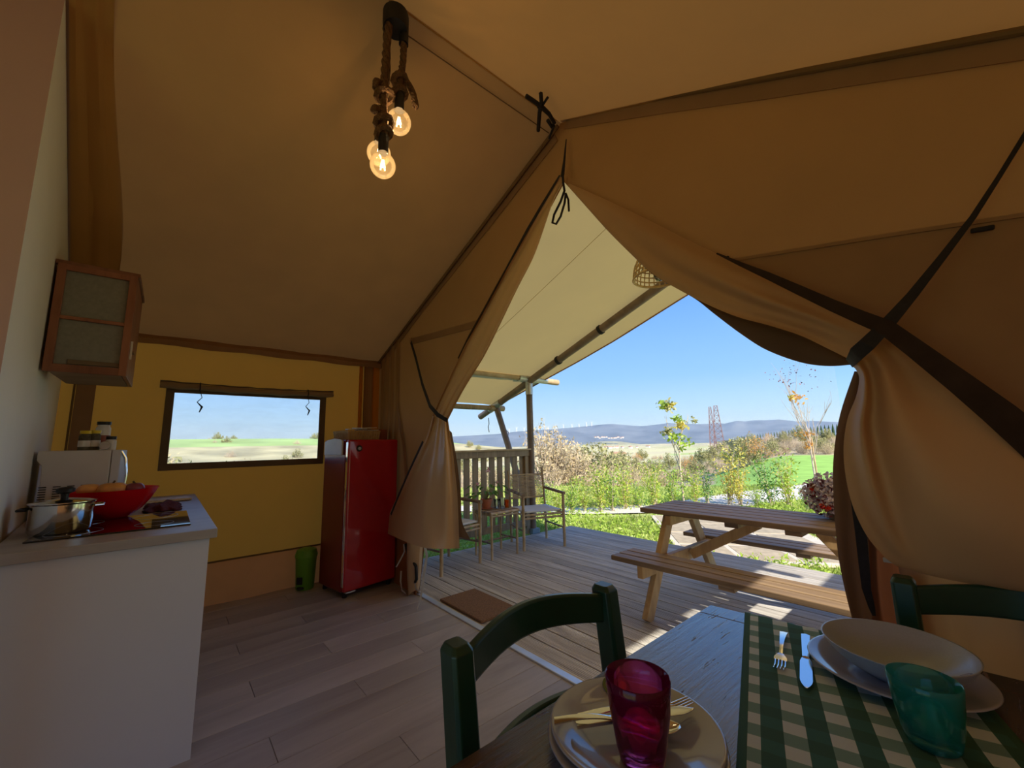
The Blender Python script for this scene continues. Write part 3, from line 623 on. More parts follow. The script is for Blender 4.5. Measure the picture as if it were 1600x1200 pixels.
def rf2(u, v):
    pleat = math.exp(-((u - .15 - .05 * v) / .06) ** 2) * .085 * math.sin(PI * min(1, v * 1.1 + .05))
    return pleat + .03 * math.sin(PI * v) * math.sin(PI * u) + .022 * math.sin(u * 15 + v * 3) * (1 - v) ** 1.5 + .035 * math.sin(u * 6 - 3.5 * v) * (.3 + .7 * math.sin(PI * v))
MB().grid(sheet(RL, 60, 60, rf2, lambda u, v: .05 + .10 * math.sin(PI * min(1, v * .9)))).build('lower_drape', 'curtain', rc, smooth=True, angle=180)
MB().grid(sheet([[(1335, 580), (1350, 582), (1370, 590)], [(1312, 650), (1335, 655), (1370, 660)], [(1302, 720), (1325, 722), (1370, 730)], [(1303, 790), (1330, 790), (1370, 790)], [(1310, 870), (1335, 870), (1370, 870)], [(1322, 930), (1345, 935), (1375, 940)], [(1336, 985), (1355, 987), (1385, 990)], [(1352, 1060), (1370, 1060), (1410, 1060)], [(1380, 1180), (1400, 1180), (1440, 1180)]], 14, 50, lambda u, v: .02 * math.sin(u * 7 + v * 2), y0=1.70)).build('outer_flap', 'flap_dark', rc, smooth=True, angle=180)
MB().grid(sheet([[(1350, 760), (1400, 780), (1440, 800)], [(1358, 860), (1400, 870), (1440, 880)], [(1362, 960), (1410, 960), (1450, 960)], [(1380, 1180), (1440, 1180), (1470, 1180)]], 12, 16, lambda u, v: .012 * math.sin(u * 9), y0=1.69)).build('inner_flap', 'flap_backlit', rc, smooth=True, angle=180)
MB().grid(sheet([[(1400, 872), (1500, 900), (1620, 925), (1780, 950)], [(1412, 920), (1500, 940), (1620, 960), (1780, 985)], [(1422, 975), (1500, 1000), (1620, 1020), (1780, 1050)], [(1440, 1040), (1520, 1060), (1640, 1080), (1800, 1100)], [(1480, 1180), (1560, 1200), (1680, 1220), (1850, 1240)]], 30, 24, lambda u, v: .02 * math.sin(u * 9 + v) * v + .015 * math.sin(u * 17), y0=1.68)).build('hanging_skirt', 'curtain', rc, smooth=True, angle=180)
MB().ribbon([aty(a, b_, 1.655) for a, b_ in ((1338, 780), (1345, 830), (1350, 880), (1354, 920), (1362, 948), (1366, 962))], [.028, .028, .026, .022, .016, .008], th=-.003).build('zip_tape', 'strap', rc, smooth=True)
MB().box(aty(1392, 876, 1.66), (.035, .01, .014)).build('buckle', 'grey_webbing', rc, bevel=.003)
MB().ribbon([aty(1640, 150, 1.70), aty(1600, 213, 1.69), aty(1560, 278, 1.67), aty(1520, 340, 1.64), aty(1470, 405, 1.60), aty(1425, 462, 1.56), aty(1385, 508, 1.52), aty(1355, 538, 1.50), aty(1338, 553, 1.52), aty(1327, 568, 1.60)], [.012, .011, .011, .014, .019, .025, .034, .040, .042, .03], th=-.004).build('tieback_strap', 'strap', rc, smooth=True)
MB().ribbon([aty(a, b_, y) for a, b_, y in ((1120, 396, 1.64), (1160, 414, 1.60), (1200, 431, 1.57), (1250, 454, 1.55), (1300, 477, 1.53), (1345, 496, 1.52), (1385, 512, 1.51), (1430, 545, 1.52), (1500, 598, 1.52), (1560, 645, 1.52), (1640, 712, 1.53))], [.006, .016, .024, .030, .034, .038, .042, .046, .054, .062, .070], th=-.003).build('zip_tape', 'strap_brown', rc, smooth=True)
# ties at the apex
tie = thing('apex_tie', 'black tie cords knotted at the peak of the doorway', 'cord', tuple(aty(880, 285, 1.66)))
MB().ribbon([aty(885, 218, 1.69), aty(882, 250, 1.67), aty(879, 275, 1.65)], [.006, .016, .03], th=-.003).build('cord', 'strap', tie)
MB().tube([aty(a, b_, 1.63) for a, b_ in ((879, 268), (880, 285), (882, 298), (876, 315), (866, 335), (863, 348), (869, 350), (876, 338), (882, 318), (884, 302))], .007, 6).build('loop', 'strap', tie, smooth=True)
MB().tube([aty(a, b_, 1.63) for a, b_ in ((884, 302), (888, 312), (889, 330))], .006, 6).build('loose_end', 'strap', tie, smooth=True)
tie2 = thing('ridge_tie', 'black tie knotted round the ridge above the doorway', 'cord', tuple(atz(845, 165, 3.14)))
for pp in (((822, 150), (834, 158), (845, 166), (858, 178)), ((845, 146), (846, 160), (843, 176), (841, 204)), ((856, 152), (848, 164), (840, 168)), ((848, 168), (858, 178), (866, 192), (862, 198), (856, 188)), ((866, 196), (862, 206), (858, 216))):
    MB().tube([atz(a, b_, 3.14) for a, b_ in pp], .012 if pp[0][0] < 850 else .007, 6).build('tie_cord', 'strap', tie2, smooth=True)
# ------------------------------------------------------------------ veranda deck
deck = struct('deck')
DX0, DX1, DY0 = -4.28, 1.62, 1.777
def board_profile(w=.131, h=.028, ng=9):
    pts = [(-w / 2, -h), (-w / 2, -.003), (-w / 2 + .003, 0)]
    st = (w - .016) / ng
    for i in range(ng):
        a = -w / 2 + .008 + i * st + st * .3
        pts += [(a, 0), (a + .001, -.003), (a + st * .4 - .001, -.003), (a + st * .4, 0)]
    pts += [(w / 2 - .003, 0), (w / 2, -.003), (w / 2, -h)]
    return pts
pf = board_profile(); n = len(pf)
mb = MB(); mb.add([(x, y, z) for x in (-.5, .5) for y, z in pf], [tuple(range(n - 1, -1, -1)), tuple(range(n, 2 * n))] + [(i, i + n, (i + 1) % n + n, (i + 1) % n) for i in range(n)])
for i, f_ in enumerate(mb.f): pass
bd = mb.build('deck_board', 'deck', deck, world=False)
M['deck'].node_tree.nodes['Mapping'].inputs['Scale'].default_value = (.25, 1, 1)
nb = 21; first = True
for i in range(nb):
    y = DY0 + .07 + i * .144
    j = DX0 + (2.1, 3.6, 2.8, 4.4)[i % 4]
    for a, b_ in ((DX0, j - .0015), (j + .0015, DX1)):
        if first: bd.location = ((a + b_) / 2, y, 0); bd.scale = (b_ - a, 1, 1); first = False
        else: piece(bd, ((a + b_) / 2, y, 0), deck, 0, (b_ - a, 1, 1))
YE = DY0 + nb * .144
for x in (-4.2, -3.2, -2.2, -1.2, -.2, .8, 1.55):
    MB().box((x, (DY0 + YE) / 2, -.11), (.045, YE - DY0 - .02, .15)).build('joist', 'pole', deck)
MB().box(((DX0 + DX1) / 2, YE + .012, -.10), (DX1 - DX0, .022, .14)).build('fascia_board', 'deck', deck)
MB().box((DX0 - .012, (DY0 + YE) / 2, -.10), (.022, YE - DY0, .14)).build('fascia_board', 'deck', deck)

mt = MB().box((-2.755, 1.955, .0125), (.575, .345, .021)).build('doormat', 'coir', bevel=.006); tag(mt, 'brown coir doormat lying on the deck just outside the threshold', 'doormat')

# ------------------------------------------------------------------ veranda frame
PY = 4.05
def rz(x): return 2.236 + .358 * (x + 4.31)
def pole(p0, p1, r, name, m, parent, seg=14, wob=.004):
    p0, p1 = Vector(p0), Vector(p1)
    pts = [lerp(p0, p1, i / seg) + Vector((pnoise(Vector((i * .7, p0.x, p0.y))), pnoise(Vector((i * .7, p0.z, 7))), 0)) * wob for i in range(seg + 1)]
    return MB().tube(pts, [r * (1 + .05 * pnoise(Vector((i * .9, p0.x * 3, 1)))) for i in range(seg + 1)], 12).build(name, m, parent, smooth=True, angle=60)
vf = thing('pole_pergola', 'round wooden pole frame carrying the cream awning over the deck', 'frame', (-4.33, PY, 0))
pole((-1.46, PY, rz(-1.46) - .05), (-5.58, PY, rz(-5.58) - .05), .052, 'rafter', 'pole', vf)
pole((-1.50, PY, rz(-1.5) - .05), (1.45, PY, 1.93), .052, 'rafter', 'pole', vf)
pole((-1.485, GY + .08, RZ - .08), (-1.485, PY + .1, RZ - .08), .045, 'ridge_pole', 'pole', vf)
pole((-4.335, PY, -.2), (-4.335, PY, 2.18), .048, 'post', 'pole', vf)
pole((-4.335, GY + .15, 2.225), (-4.335, 3.93, 2.225), .042, 'purlin', 'pole_light', vf)
pole((-4.335, 4.14, 2.22), (-4.335, 4.68, 2.215), .046, 'purlin_end', 'pole_light', vf, 5)
pole((-5.16, GY + .1, 1.845), (-5.16, PY + .15, 1.845), .04, 'eave_pole', 'rail_wood', vf)
pole((-5.14, PY + .02, 1.82), (-4.32, PY + .06, -.1), .048, 'leaning_strut', 'pole', vf)
MB().tube([(-4.335, 3.84, 2.225), (-4.335, 4.2, 2.222)], .053, 16).build('steel_sleeve', 'galv', vf, smooth=True)
MB().tube([(-4.335, PY, 1.98), (-4.335, PY, 2.25)], .055, 16).build('steel_sleeve', 'galv', vf, smooth=True)
MB().tube([(-4.335, 4.14, 2.222), (-4.335, 4.42, 2.219)], .050, 16).build('sleeve_tongue', 'galv', vf, smooth=True)
MB().tube([(-5.30, PY, rz(-5.3) - .05), (-5.02, PY, rz(-5.02) - .05)], .059, 14).build('steel_sleeve', 'galv', vf, smooth=True)
MB().tube([(-5.16, PY - .12, 1.845), (-5.16, PY + .17, 1.845)], .047, 14).build('steel_sleeve', 'pole_light', vf, smooth=True)
for x in (-3.72, -2.98):
    MB().tube([(x - .02, PY, rz(x - .02) - .05), (x + .02, PY, rz(x + .02) - .05)], .062, 14).build('strap_ring', 'strap', vf, smooth=True)
MB().tube([(-4.97, PY + .06, 1.48), (-4.94, PY + .09, 1.44), (-4.93, PY + .07, 1.39), (-4.95, PY + .06, 1.36), (-4.97, PY + .05, 1.39), (-4.96, PY + .07, 1.44)], .007, 6).build('steel_hook', 'galv', vf, smooth=True)
MB().tube([(-5.35, PY, 1.70), (-5.34, PY, 1.60), (-5.36, PY, 1.55), (-5.34, PY, 1.46)], .006, 6).build('hanging_cord', 'strap_brown', vf, smooth=True)
MB().box((-4.335, PY, .035), (.14, .14, .07)).build('post_shoe', 'blue_metal', vf, bevel=.006)

# awning cloth
def on_awn(px, py):
    d = RV * ((px - 800) / F) + UV * ((600 - py) / F) + FV; nn = Vector((-.358, 0, 1)); c = 2.236 + .358 * 4.31 + .02
    t = (c - nn.dot(CAMP)) / nn.dot(d); return CAMP + d * t
ed = [on_awn(*p) for p in ((845, 593), (905, 560), (960, 528), (1020, 490), (1075, 455))]
def yedge(x):
    pts = sorted([(p.x, p.y) for p in ed])
    pts = [(-5.3, 4.12)] + pts + [(-1.485, pts[-1][1] + .12)]
    for a, b_ in zip(pts, pts[1:]):
        if x <= b_[0]: return lerp(a[1], b_[1], max(0, (x - a[0]) / (b_[0] - a[0])))
    return pts[-1][1]
aw = thing('awning', 'cream canvas awning stretched over the veranda poles', 'awning', (-1.485, 3, 3.2))
rows = []
for j in range(41):
    v = j / 40; r = []
    for i in range(31):
        x = lerp(-5.24, -1.485, i / 30); y = lerp(GY + .002, yedge(x), v)
        sag = .035 * math.sin(PI * min(1, v / .9)) * (i / 30) * (1 - i / 30) * 2 if v < .9 else 0
        r.append((x, y, rz(x) + .012 - sag + .004 * pnoise(Vector((i * .5, j * .5, 2))) - (.02 * (v - .88) / .12 if v > .88 else 0)))
    rows.append(r)
MB().grid(rows).build('canopy_left', 'awning', aw, smooth=True).name = 'canopy'
ym = yedge(-1.485)
rows = [[(lerp(-1.485, 1.32, i / 20), lerp(GY - .004, lerp(ym, 4.4, i / 20), j / 20), lerp(rz(-1.485) + .012, 2.05, i / 20)) for i in range(21)] for j in range(21)]
MB().grid(rows).build('canopy', 'awning', aw, smooth=True)
MB().grid([[(RX, GY + .006, RZ - .04), (1.32, GY + .006, roofz(1.32) - .03)], [(RX, GY + .006, RZ + .01), (1.32, GY + .006, 2.06)]]).build('sun_leak_strip', 'awning', aw)  # strip added to block sun leaking between gable and awning
MB().ribbon([(lerp(-5.24, -1.5, i / 20), yedge(lerp(-5.24, -1.5, i / 20)), rz(lerp(-5.24, -1.5, i / 20)) - .012) for i in range(21)], .03, (.0, 1, 0)).build('hem', 'band', aw)
for y in (2.75,):
    MB().tube([(lerp(-5.2, -1.55, i / 16), y, rz(lerp(-5.2, -1.55, i / 16)) - .022 * math.sin(PI * i / 16)) for i in range(17)], .002, 6).build('sewn_seam', 'awning', aw, smooth=True)

# railing on the left
rl = thing('veranda_railing', 'pine railing with upright slats along the left edge of the deck', 'railing', (-4.39, 3, 0))
for k in range(17):
    y = 1.86 + k * .137
    if y > 4.0: break
    if k == 0: s0 = MB().box((0, 0, .5), (.022, .088, 1.0)).build('slat', 'rail_wood', rl, world=False, bevel=.003, seg=1); s0.location = (0, y - 3, .09)
    else: piece(s0, (0, y - 3, .09 + .004 * (k % 3)), rl)
MB().box((-4.35, 2.93, 1.125), (.05, 2.16, .09)).build('top_rail', 'rail_wood', rl, bevel=.005)
MB().box((-4.35, 2.93, 1.176), (.11, 2.2, .022)).build('cap_rail', 'pole_light', rl, bevel=.004)
MB().box((-4.35, 2.93, .15), (.045, 2.14, .085)).build('bottom_rail', 'rail_wood', rl, bevel=.005)
MB().box((-4.37, 3.97, .58), (.07, .07, 1.16)).build('end_post', 'rail_wood', rl, bevel=.005)
# unseen slatted screen added right of the veranda to cast shade stripes
sr = thing('slatted_shade_screen', 'unseen tall slatted wooden screen added on the right to shade the deck in stripes', 'screen', (1.46, 3.1, 0))
s1 = MB().box((0, 0, .84), (.02, .075, 1.62)).build('slat', 'rail_wood', sr, world=False); s1.location = (0, -1.2, 0)
for k in range(1, 20): piece(s1, (0, -1.2 + k * .145, 0), sr)
MB().box((1.46, 3.2, 1.70), (.05, 2.9, .16)).build('top_rail', 'rail_wood', sr)
MB().box((1.46, 3.2, .1), (.05, 2.9, .08)).build('bottom_rail', 'rail_wood', sr)
for y in (1.82, 4.62): MB().box((1.46, y, .9), (.08, .08, 1.9)).build('post', 'rail_wood', sr)

# wicker lamp under the awning
wc = Vector((-1.485, 2.82, 2.515)); lr = .20
wk = thing('wicker_pendant_lamp', 'dome wicker lampshade hanging under the awning ridge', 'lamp', tuple(wc))
mb = MB(); prof = [(lr * math.cos(t) ** .8, .24 * math.sin(t)) for t in [k * PI / 2 / 9 * .93 for k in range(10)]]
for i, (r_, z_) in enumerate(prof): mb.tube([wc + Vector((r_ * math.cos(a), r_ * math.sin(a), z_)) for a in [k * 2 * PI / 28 for k in range(28)]], .0055 if i else .010, 5, closed=True)
for k in range(30):
    a = k * 2 * PI / 30; mb.tube([wc + Vector((r_ * math.cos(a), r_ * math.sin(a), z_)) for r_, z_ in prof], .0048, 5)
mb.build('woven_shade', 'wicker', wk, smooth=True)
MB().tube([wc + Vector((0, 0, .12)), wc + Vector((0, 0, .66))], .006, 6).build('cord', 'strap', wk)
MB().tube([wc + Vector((0, 0, .11)), wc + Vector((0, 0, .18))], .022, 10).build('lamp_holder', 'black', wk, smooth=True)
MB().lathe([(0.001, -.06), (.03, -.05), (.046, -.02), (.048, 0), (.04, .03), (.02, .07), (.018, .10)], 16, wc + Vector((0, 0, .03))).build('bulb', 'clear_glass', wk, smooth=True)

# ------------------------------------------------------------------ picnic table
pt = thing('picnic_table', 'brown wooden picnic table with attached benches standing on the deck', 'table', (-1.16, 3.23, 0))
X0, X1 = -1.885, -.32
def plank(y, z, w, t, name, x0=X0, x1=X1, m='picnic'):
    return MB().box(((x0 + x1) / 2, y, z), (x1 - x0, w, t)).build(name, m, pt, bevel=.005)
for k in range(5): plank(2.955 + .046 + k * .119, .722 - .018, .104, .036, 'top_plank')
for yb in (2.575, 3.66):
    for k in range(3): plank(yb + k * .101, .435 - .017, .088, .034, 'bench_plank')
for x in (-1.70, -.535):
    MB().bar((x, 2.66, 0), (x, 3.07, .685), .09, .042, (1, 0, 0)).build('leg', 'picnic_leg', pt, bevel=.004)
    MB().bar((x, 3.815, 0), (x, 3.40, .685), .09, .042, (1, 0, 0)).build('leg', 'picnic_leg', pt, bevel=.004)
    s_ = .046
    MB().box((x + s_, 3.215, .365), (.042, 1.36, .09)).build('bench_support', 'picnic_leg', pt, bevel=.004)
    MB().box((x + s_, 3.235, .648), (.042, .56, .07)).build('top_batten', 'picnic_leg', pt, bevel=.004)
MB().bar((-1.62, 3.23, .36), (-1.12, 3.23, .655), .07, .045, (0, 1, 0)).build('brace', 'picnic_leg', pt, bevel=.004)
MB().bar((-.49, 3.23, .34), (-.76, 3.23, .655), .07, .045, (0, 1, 0)).build('brace', 'picnic_leg', pt, bevel=.004)
MB().box((-1.20, 3.24, .67), (.09, .54, .032)).build('top_batten', 'picnic', pt, bevel=.003)
MB().box((-.84, 3.24, .67), (.09, .54, .032)).build('top_batten', 'picnic', pt, bevel=.003)
for y in (2.676, 3.76): MB().box((-1.09 if y < 3 else -.98, y, .388), (.09, .27, .025)).build('bench_batten', 'picnic', pt, bevel=.003)

# flowering plant on the picnic table's far right
fp = thing('potted_shrub', 'silvery lilac shrub with deep red flowers on the right end of the picnic table', 'plant', (-.72, 3.38, .725))
MB().lathe([(.075, 0), (.085, .05), (.10, .14), (.092, .14), (.08, .10)], 20, (-.66, 3.36, .725)).build('pot', 'bamboo_dark', fp, smooth=True)
rr = random.Random(3); c0 = Vector((-.68, 3.36, .875))
def shell(c, r, sq=1):
    def f():
        d = Vector((rr.gauss(0, 1), rr.gauss(0, 1), rr.gauss(0, 1))).normalized() * (rr.random() ** .4) * r; d.z *= sq; return c + d
    return f
MB().leaves(2000, shell(c0, .19, .8), .030, rr, .6).build('foliage', 'leaf_silver', fp, kind='stuff')
MB().leaves(380, shell(c0 - Vector((0, 0, .02)), .18, .8), .035, rr, .6).build('dark_foliage', 'leaf_pink', fp, kind='stuff')
for k in range(9):
    d = Vector((rr.uniform(-.15, .12), rr.uniform(-.18, -.05), rr.uniform(-.10, .10))); MB().leaves(14, shell(c0 + d, .018), .022, rr, .8).build('flower', 'brown_red' if k % 2 else 'tomato', fp)

# ------------------------------------------------------------------ bamboo armchairs and side table
def cane(mb, p0, p1, r, seg=6):
    p0, p1 = Vector(p0), Vector(p1); pts, rs = [], []
    for i in range(seg + 1):
        t = i / seg
        for dt, k in ((-.012, 1), (0, 1.18), (.012, 1)):
            if 0 <= t + dt <= 1: pts.append(lerp(p0, p1, t + dt)); rs.append(r * k)
    return mb.tube(pts, rs, 8)
def cn(parent, name, p0, p1, r, m='bamboo', seg=4):
    return cane(MB(), p0, p1, r, seg).build(name, m, parent, smooth=True, world=False, angle=80)
def armchair(label, loc, rzz):
    t = thing('bamboo_armchair', label, 'chair', loc, rzz, 'bamboo armchairs on the veranda')
    for s in (-1, 1):
        cn(t, 'leg', (.25, s * .27, 0), (.25, s * .27, .63), .019)
        cn(t, 'leg', (-.23, s * .25, 0), (-.25, s * .25, .44), .018)
        cn(t, 'back_post', (-.25, s * .25, .44), (-.31, s * .25, .90), .015)
        cn(t, 'armrest', (-.29, s * .26, .66), (.27, s * .275, .635), .019, 'bamboo_dark')
        cn(t, 'side_rail', (-.25, s * .255, .40), (.25, s * .265, .40), .013)
        cn(t, 'side_rail', (-.24, s * .255, .22), (.25, s * .265, .22), .011, 'bamboo_dark')
    for z in (.40, .36): cn(t, 'front_rail', (.25, -.265, z), (.25, .265, z), .013)
    cn(t, 'back_rail', (-.24, -.25, .40), (-.24, .25, .40), .013)
    for z, x in ((.54, -.263), (.84, -.302)): cn(t, 'back_rail', (x, -.25, z), (x, .25, z), .010)
    mb = MB()
    for k in range(17):
        z = .555 + k * .0172; x = lerp(-.265, -.301, k / 16)
        mb.tube([(x + .005 * math.sin(i * 2 + k * PI), lerp(-.24, .24, i / 10), z + .002 * math.sin(i + k)) for i in range(11)], .0055, 5)
    mb.build('woven_back', 'bamboo', t, smooth=True, world=False)
    for y in (-.12, 0, .12): cn(t, 'back_stake', (-.262, y, .54), (-.300, y, .84), .005, 'pale_board')
    rows = [[(lerp(-.235, .235, i / 10), lerp(-.25, .25, j / 10), .432 - .018 * math.sin(PI * i / 10) * math.sin(PI * j / 10)) for j in range(11)] for i in range(11)]
    MB().grid(rows).build('cushion', 'cushion', t, smooth=True, world=False, solid=.018)
    return t
armchair('bamboo armchair with woven back nearest the awning post, facing the picnic table', (-3.85, 3.65, 0), math.radians(-20))
armchair('bamboo armchair half hidden behind the left door curtain', (-3.88, 2.34, 0), math.radians(10))
st = thing('bamboo_side_table', 'small square bamboo side table between the two bamboo armchairs', 'table', (-3.825, 2.99, 0))
for x in (-.15, .15):
    for y in (-.185, .185): cn(st, 'leg', (x, y, 0), (x, y, .48), .014)
for y in (-.185, .185): cn(st, 'rail', (-.16, y, .47), (.16, y, .47), .012); cn(st, 'stretcher', (-.15, y, .17), (.15, y, .17), .010, 'bamboo_dark')
for x in (-.15, .15): cn(st, 'rail', (x, -.2, .455), (x, .2, .455), .013)
cn(st, 'stretcher', (0, -.185, .17), (0, .185, .17), .010, 'bamboo_dark')
cn(st, 'rail', (.16, -.205, .488), (.16, .205, .488), .014)
for k in range(9): cn(st, 'top_cane', (-.15 + k * .0365, -.2, .492), (-.15 + k * .0365, .2, .492), .015, 'bamboo_dark' if k % 3 else 'bamboo')
TZ = .512
pp_ = thing('potted_plant', 'leafy green plant with pink blossom in a terracotta pot on the bamboo table', 'plant', (-3.90, 2.905, TZ))
MB().lathe([(.045, 0), (.05, .02), (.065, .09), (.072, .09), (.072, .11), (.062, .11), (.055, .085), (0, .08)], 20, (-3.90, 2.905, TZ)).build('pot', 'terracotta', pp_, smooth=True)
MB().lathe([(.07, 0), (.075, .008), (.06, .008)], 20, (-3.90, 2.905, TZ - .001)).build('saucer', 'terracotta', pp_)
rr = random.Random(5); stems = MB()
for k in range(26):
    a = rr.uniform(0, 2 * PI); ln = rr.uniform(.08, .20); h = rr.uniform(.08, .24)
    b0 = Vector((-3.90, 2.905, TZ + .09)); p1 = b0 + Vector((math.cos(a) * ln * .5, math.sin(a) * ln * .5, h)); p2 = b0 + Vector((math.cos(a) * ln, math.sin(a) * ln, h * .9))
    stems.tube([b0, p1, p2], .0025, 4)
    d = (p2 - p1).normalized(); d.z -= .4; d.normalize(); sd = d.cross(Vector((0, 0, 1))).normalized(); L = rr.uniform(.07, .11); up = Vector((0, 0, .012))
    MB().add([p2, p2 + d * L * .4 + sd * L * .32 + up, p2 + d * L, p2 + d * L * .4 - sd * L * .32 + up, p2 + d * L * .45 - up * .5], [(0, 4, 1), (1, 4, 2), (0, 3, 4), (3, 2, 4)]).build('leaf', 'leaf_dark', pp_, smooth=True)
stems.tube([b0, b0 + Vector((.01, .02, .2)), b0 + Vector((0, .03, .36))], .003, 4)
stems.build('stems', 'leaf_olive', pp_)
for d in ((0, .03, .37), (.01, .01, .35), (-.01, .05, .335), (.05, .13, .20), (0, -.12, .20)):
    MB().leaves(10, (lambda q=b0 + Vector(d): q + Vector((rr.uniform(-.012, .012), rr.uniform(-.012, .012), rr.uniform(-.014, .014)))), .026, rr, .8).build('blossom', 'petal', pp_)
def tumbler(mb, c, r0, r1, h, wall=.003, n=20, facets=0, zf=.6):
    mod = (lambda a, z: 1 + (.035 * math.cos(facets * a) if z < h * zf else 0)) if facets else None
    return mb.lathe_open([(0.0005, 0), (r0 * .93, 0), (r0, .004), (lerp(r0, r1, .3), h * .3), (lerp(r0, r1, .6), h * zf), (r1, h), (r1 - wall * .5, h + .001), (r1 - wall, h), (lerp(r0, r1, .6) - wall, h * zf), (r0 - wall, .012), (.0005, .010)], n, c, mod)
for k, (dx, dy) in enumerate(((.0, .0), (.055, .035), (-.055, .03))):
    g = tumbler(MB(), (-3.83 + dx, 3.01 + dy, TZ), .022, .033, .10 + .02 * (k == 1)).build('water_glass', 'clear_glass', smooth=True, angle=50); tag(g, 'clear water glass in the little cluster on the bamboo table', 'glass', 'clear glasses on the bamboo table')
g = tumbler(MB(), (-3.77, 3.11, TZ), .026, .034, .09).build('orange_tumbler', 'orange_glass', smooth=True, angle=50); tag(g, 'amber orange tumbler on the bamboo side table', 'glass')

# ------------------------------------------------------------------ ceiling lamp with rope pendants
lp = thing('rope_pendant_lamp', 'triple rope pendant lamp with bare globe bulbs hanging from the tent ridge', 'lamp', (RX, .62, 3.17))
MB().lathe([(.052, -.07), (.056, -.06), (.056, .01), (.04, .02)], 20, (RX, .628, 3.18)).build('ceiling_cup', 'black', lp, smooth=True)
MB().tube([(RX, .668, 3.20), (RX, .668, 3.06)], .022, 10).build('cord_grip', 'black', lp, smooth=True)
def rope(pts, r=.017, name='rope'):
    mb = MB(); n = 60
    for s in range(3):
        q = []
        for i in range(n + 1):
            t = i / n; p = Vector(interp_pts(pts, t)); a = t * 26 * (len(pts) / 4) + s * 2 * PI / 3
            q.append(p + Vector((math.cos(a), math.sin(a), 0)) * r * .5)
        mb.tube(q, r * .62, 6)
    return mb.build(name, 'rope', lp, smooth=True)
def globe(c, r=.052):
    b = MB().lathe([(.001, -r)] + [(r * math.cos(t), r * math.sin(t)) for t in [(-80 + k * 13) * PI / 180 for k in range(12)]] + [(.018, r + .008), (.014, r + .02)], 28, c).build('globe_bulb', 'bulb_glass', lp, smooth=True)
    for k in range(4):
        a = k * PI / 2 + .4; MB().tube([c + Vector((.004 * math.cos(a), .004 * math.sin(a), .022)), c + Vector((.013 * math.cos(a), .013 * math.sin(a), -.016))], .0022, 5).build('filament', 'filament', b, world=True)
    MB().tube([c + Vector((0, 0, r + .004)), c + Vector((0, 0, r + .085))], .021, 12).build('lamp_holder', 'black', lp, smooth=True)
    l = bpy.data.lights.new('bulb_light', 'POINT'); l.energy = 1.3; l.color = (1, .70, .38); l.shadow_soft_size = .009
    lo = bpy.data.objects.new('bulb_light', l); COL.objects.link(lo); lo.location = c - Vector((0, 0, 0.0))
B1 = Vector((RX, .588, 2.415)); B2 = Vector((RX + .0, .654, 2.655)); B3 = atx(592, 240, RX - .13)
for c in (B1, B2, B3): globe(c)
T1 = Vector((RX, .598, 3.13))
rope([T1, Vector((RX, .588, 2.96)), Vector((RX, .583, 2.80)), Vector((RX, .584, 2.66)), B1 + Vector((0, 0, .12))], .016)
rope([Vector((RX, .668, 3.07)), Vector((RX, .666, 2.96)), Vector((RX, .652, 2.86)), B2 + Vector((0, 0, .12))], .0145)
rope([Vector((RX - .04, .60, 3.13)), Vector((RX - .09, B3.y + .01, 2.95)), Vector((RX - .13, B3.y, 2.75)), B3 + Vector((0, 0, .12))], .015)
for c, w in ((B1 + Vector((0, 0, .33)), .035), (B1 + Vector((0, 0, .20)), .035), (B1 + Vector((0, 0, .15)), .03), (B2 + Vector((0, 0, .21)), .03), (B2 + Vector((0, 0, .14)), .03)):
    MB().tube([c + Vector((w * .55 * math.cos(a), w * math.sin(a), .022 * math.sin(a * 1.0 + 1))) for a in [k * 2 * PI / 10 for k in range(10)]], .014, 6, closed=True).build('knot', 'rope', lp, smooth=True)
rope([B2 + Vector((0, .0, .24)), B2 + Vector((0, .035, .22)), B2 + Vector((.01, .06, .17)), B2 + Vector((.02, .068, .10))], .014, 'rope_tail')
rope([B1 + Vector((0, 0, .36)), B1 + Vector((0, -.035, .38)), B1 + Vector((0, -.04, .34))], .014, 'rope_tail')
rope([B1 + Vector((0, 0, .22)), B1 + Vector((0, -.035, .25)), B1 + Vector((0, -.045, .23))], .014, 'rope_tail')

# ------------------------------------------------------------------ fridge and what stands on and beside it
fr = thing('fridge', 'tall glossy red fridge standing in the corner by the doorway', 'fridge', (-3.876, 1.411, 0), math.radians(9)); fr.scale = (1.02, 1.04, 1)
H_ = 1.325
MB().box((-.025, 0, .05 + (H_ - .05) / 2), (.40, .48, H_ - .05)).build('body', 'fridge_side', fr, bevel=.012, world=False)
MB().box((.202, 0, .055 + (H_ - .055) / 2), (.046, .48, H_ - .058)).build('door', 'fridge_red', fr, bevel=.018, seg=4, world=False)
MB().box((.200, -.2405, .70), (.030, .004, 1.2)).build('door_edge_highlight', 'chrome', fr, world=False, bevel=.001)  # chrome strip standing in for the highlight on the door's curved edge
MB().tube([(.212, -.244, .36), (.214, -.25, .45), (.214, -.25, .80), (.212, -.244, .90)], .006, 8).build('handle', 'chrome', fr, smooth=True, world=False)
bo = MB().lathe([(.001, .006), (.024, .006), (.028, 0), (.024, -.002)], 24).build('badge', 'black', fr, smooth=True, world=False)
bo.location = (.227, -.145, 1.245); bo.rotation_euler = (0, PI / 2, 0)
bi = MB().lathe([(.001, .008), (.013, .008), (.015, .005)], 20).build('badge_emblem', 'galv', bo, world=False)
for x in (-.18, .17):
    for y in (-.2, .2): MB().lathe([(.014, 0), (.02, .01), (.014, .052)], 12, (x, y, 0)).build('foot', 'black', fr, smooth=True, world=False)
MB().box((.19, -.17, .05), (.05, .08, .012)).build('hinge', 'chrome', fr, world=False)
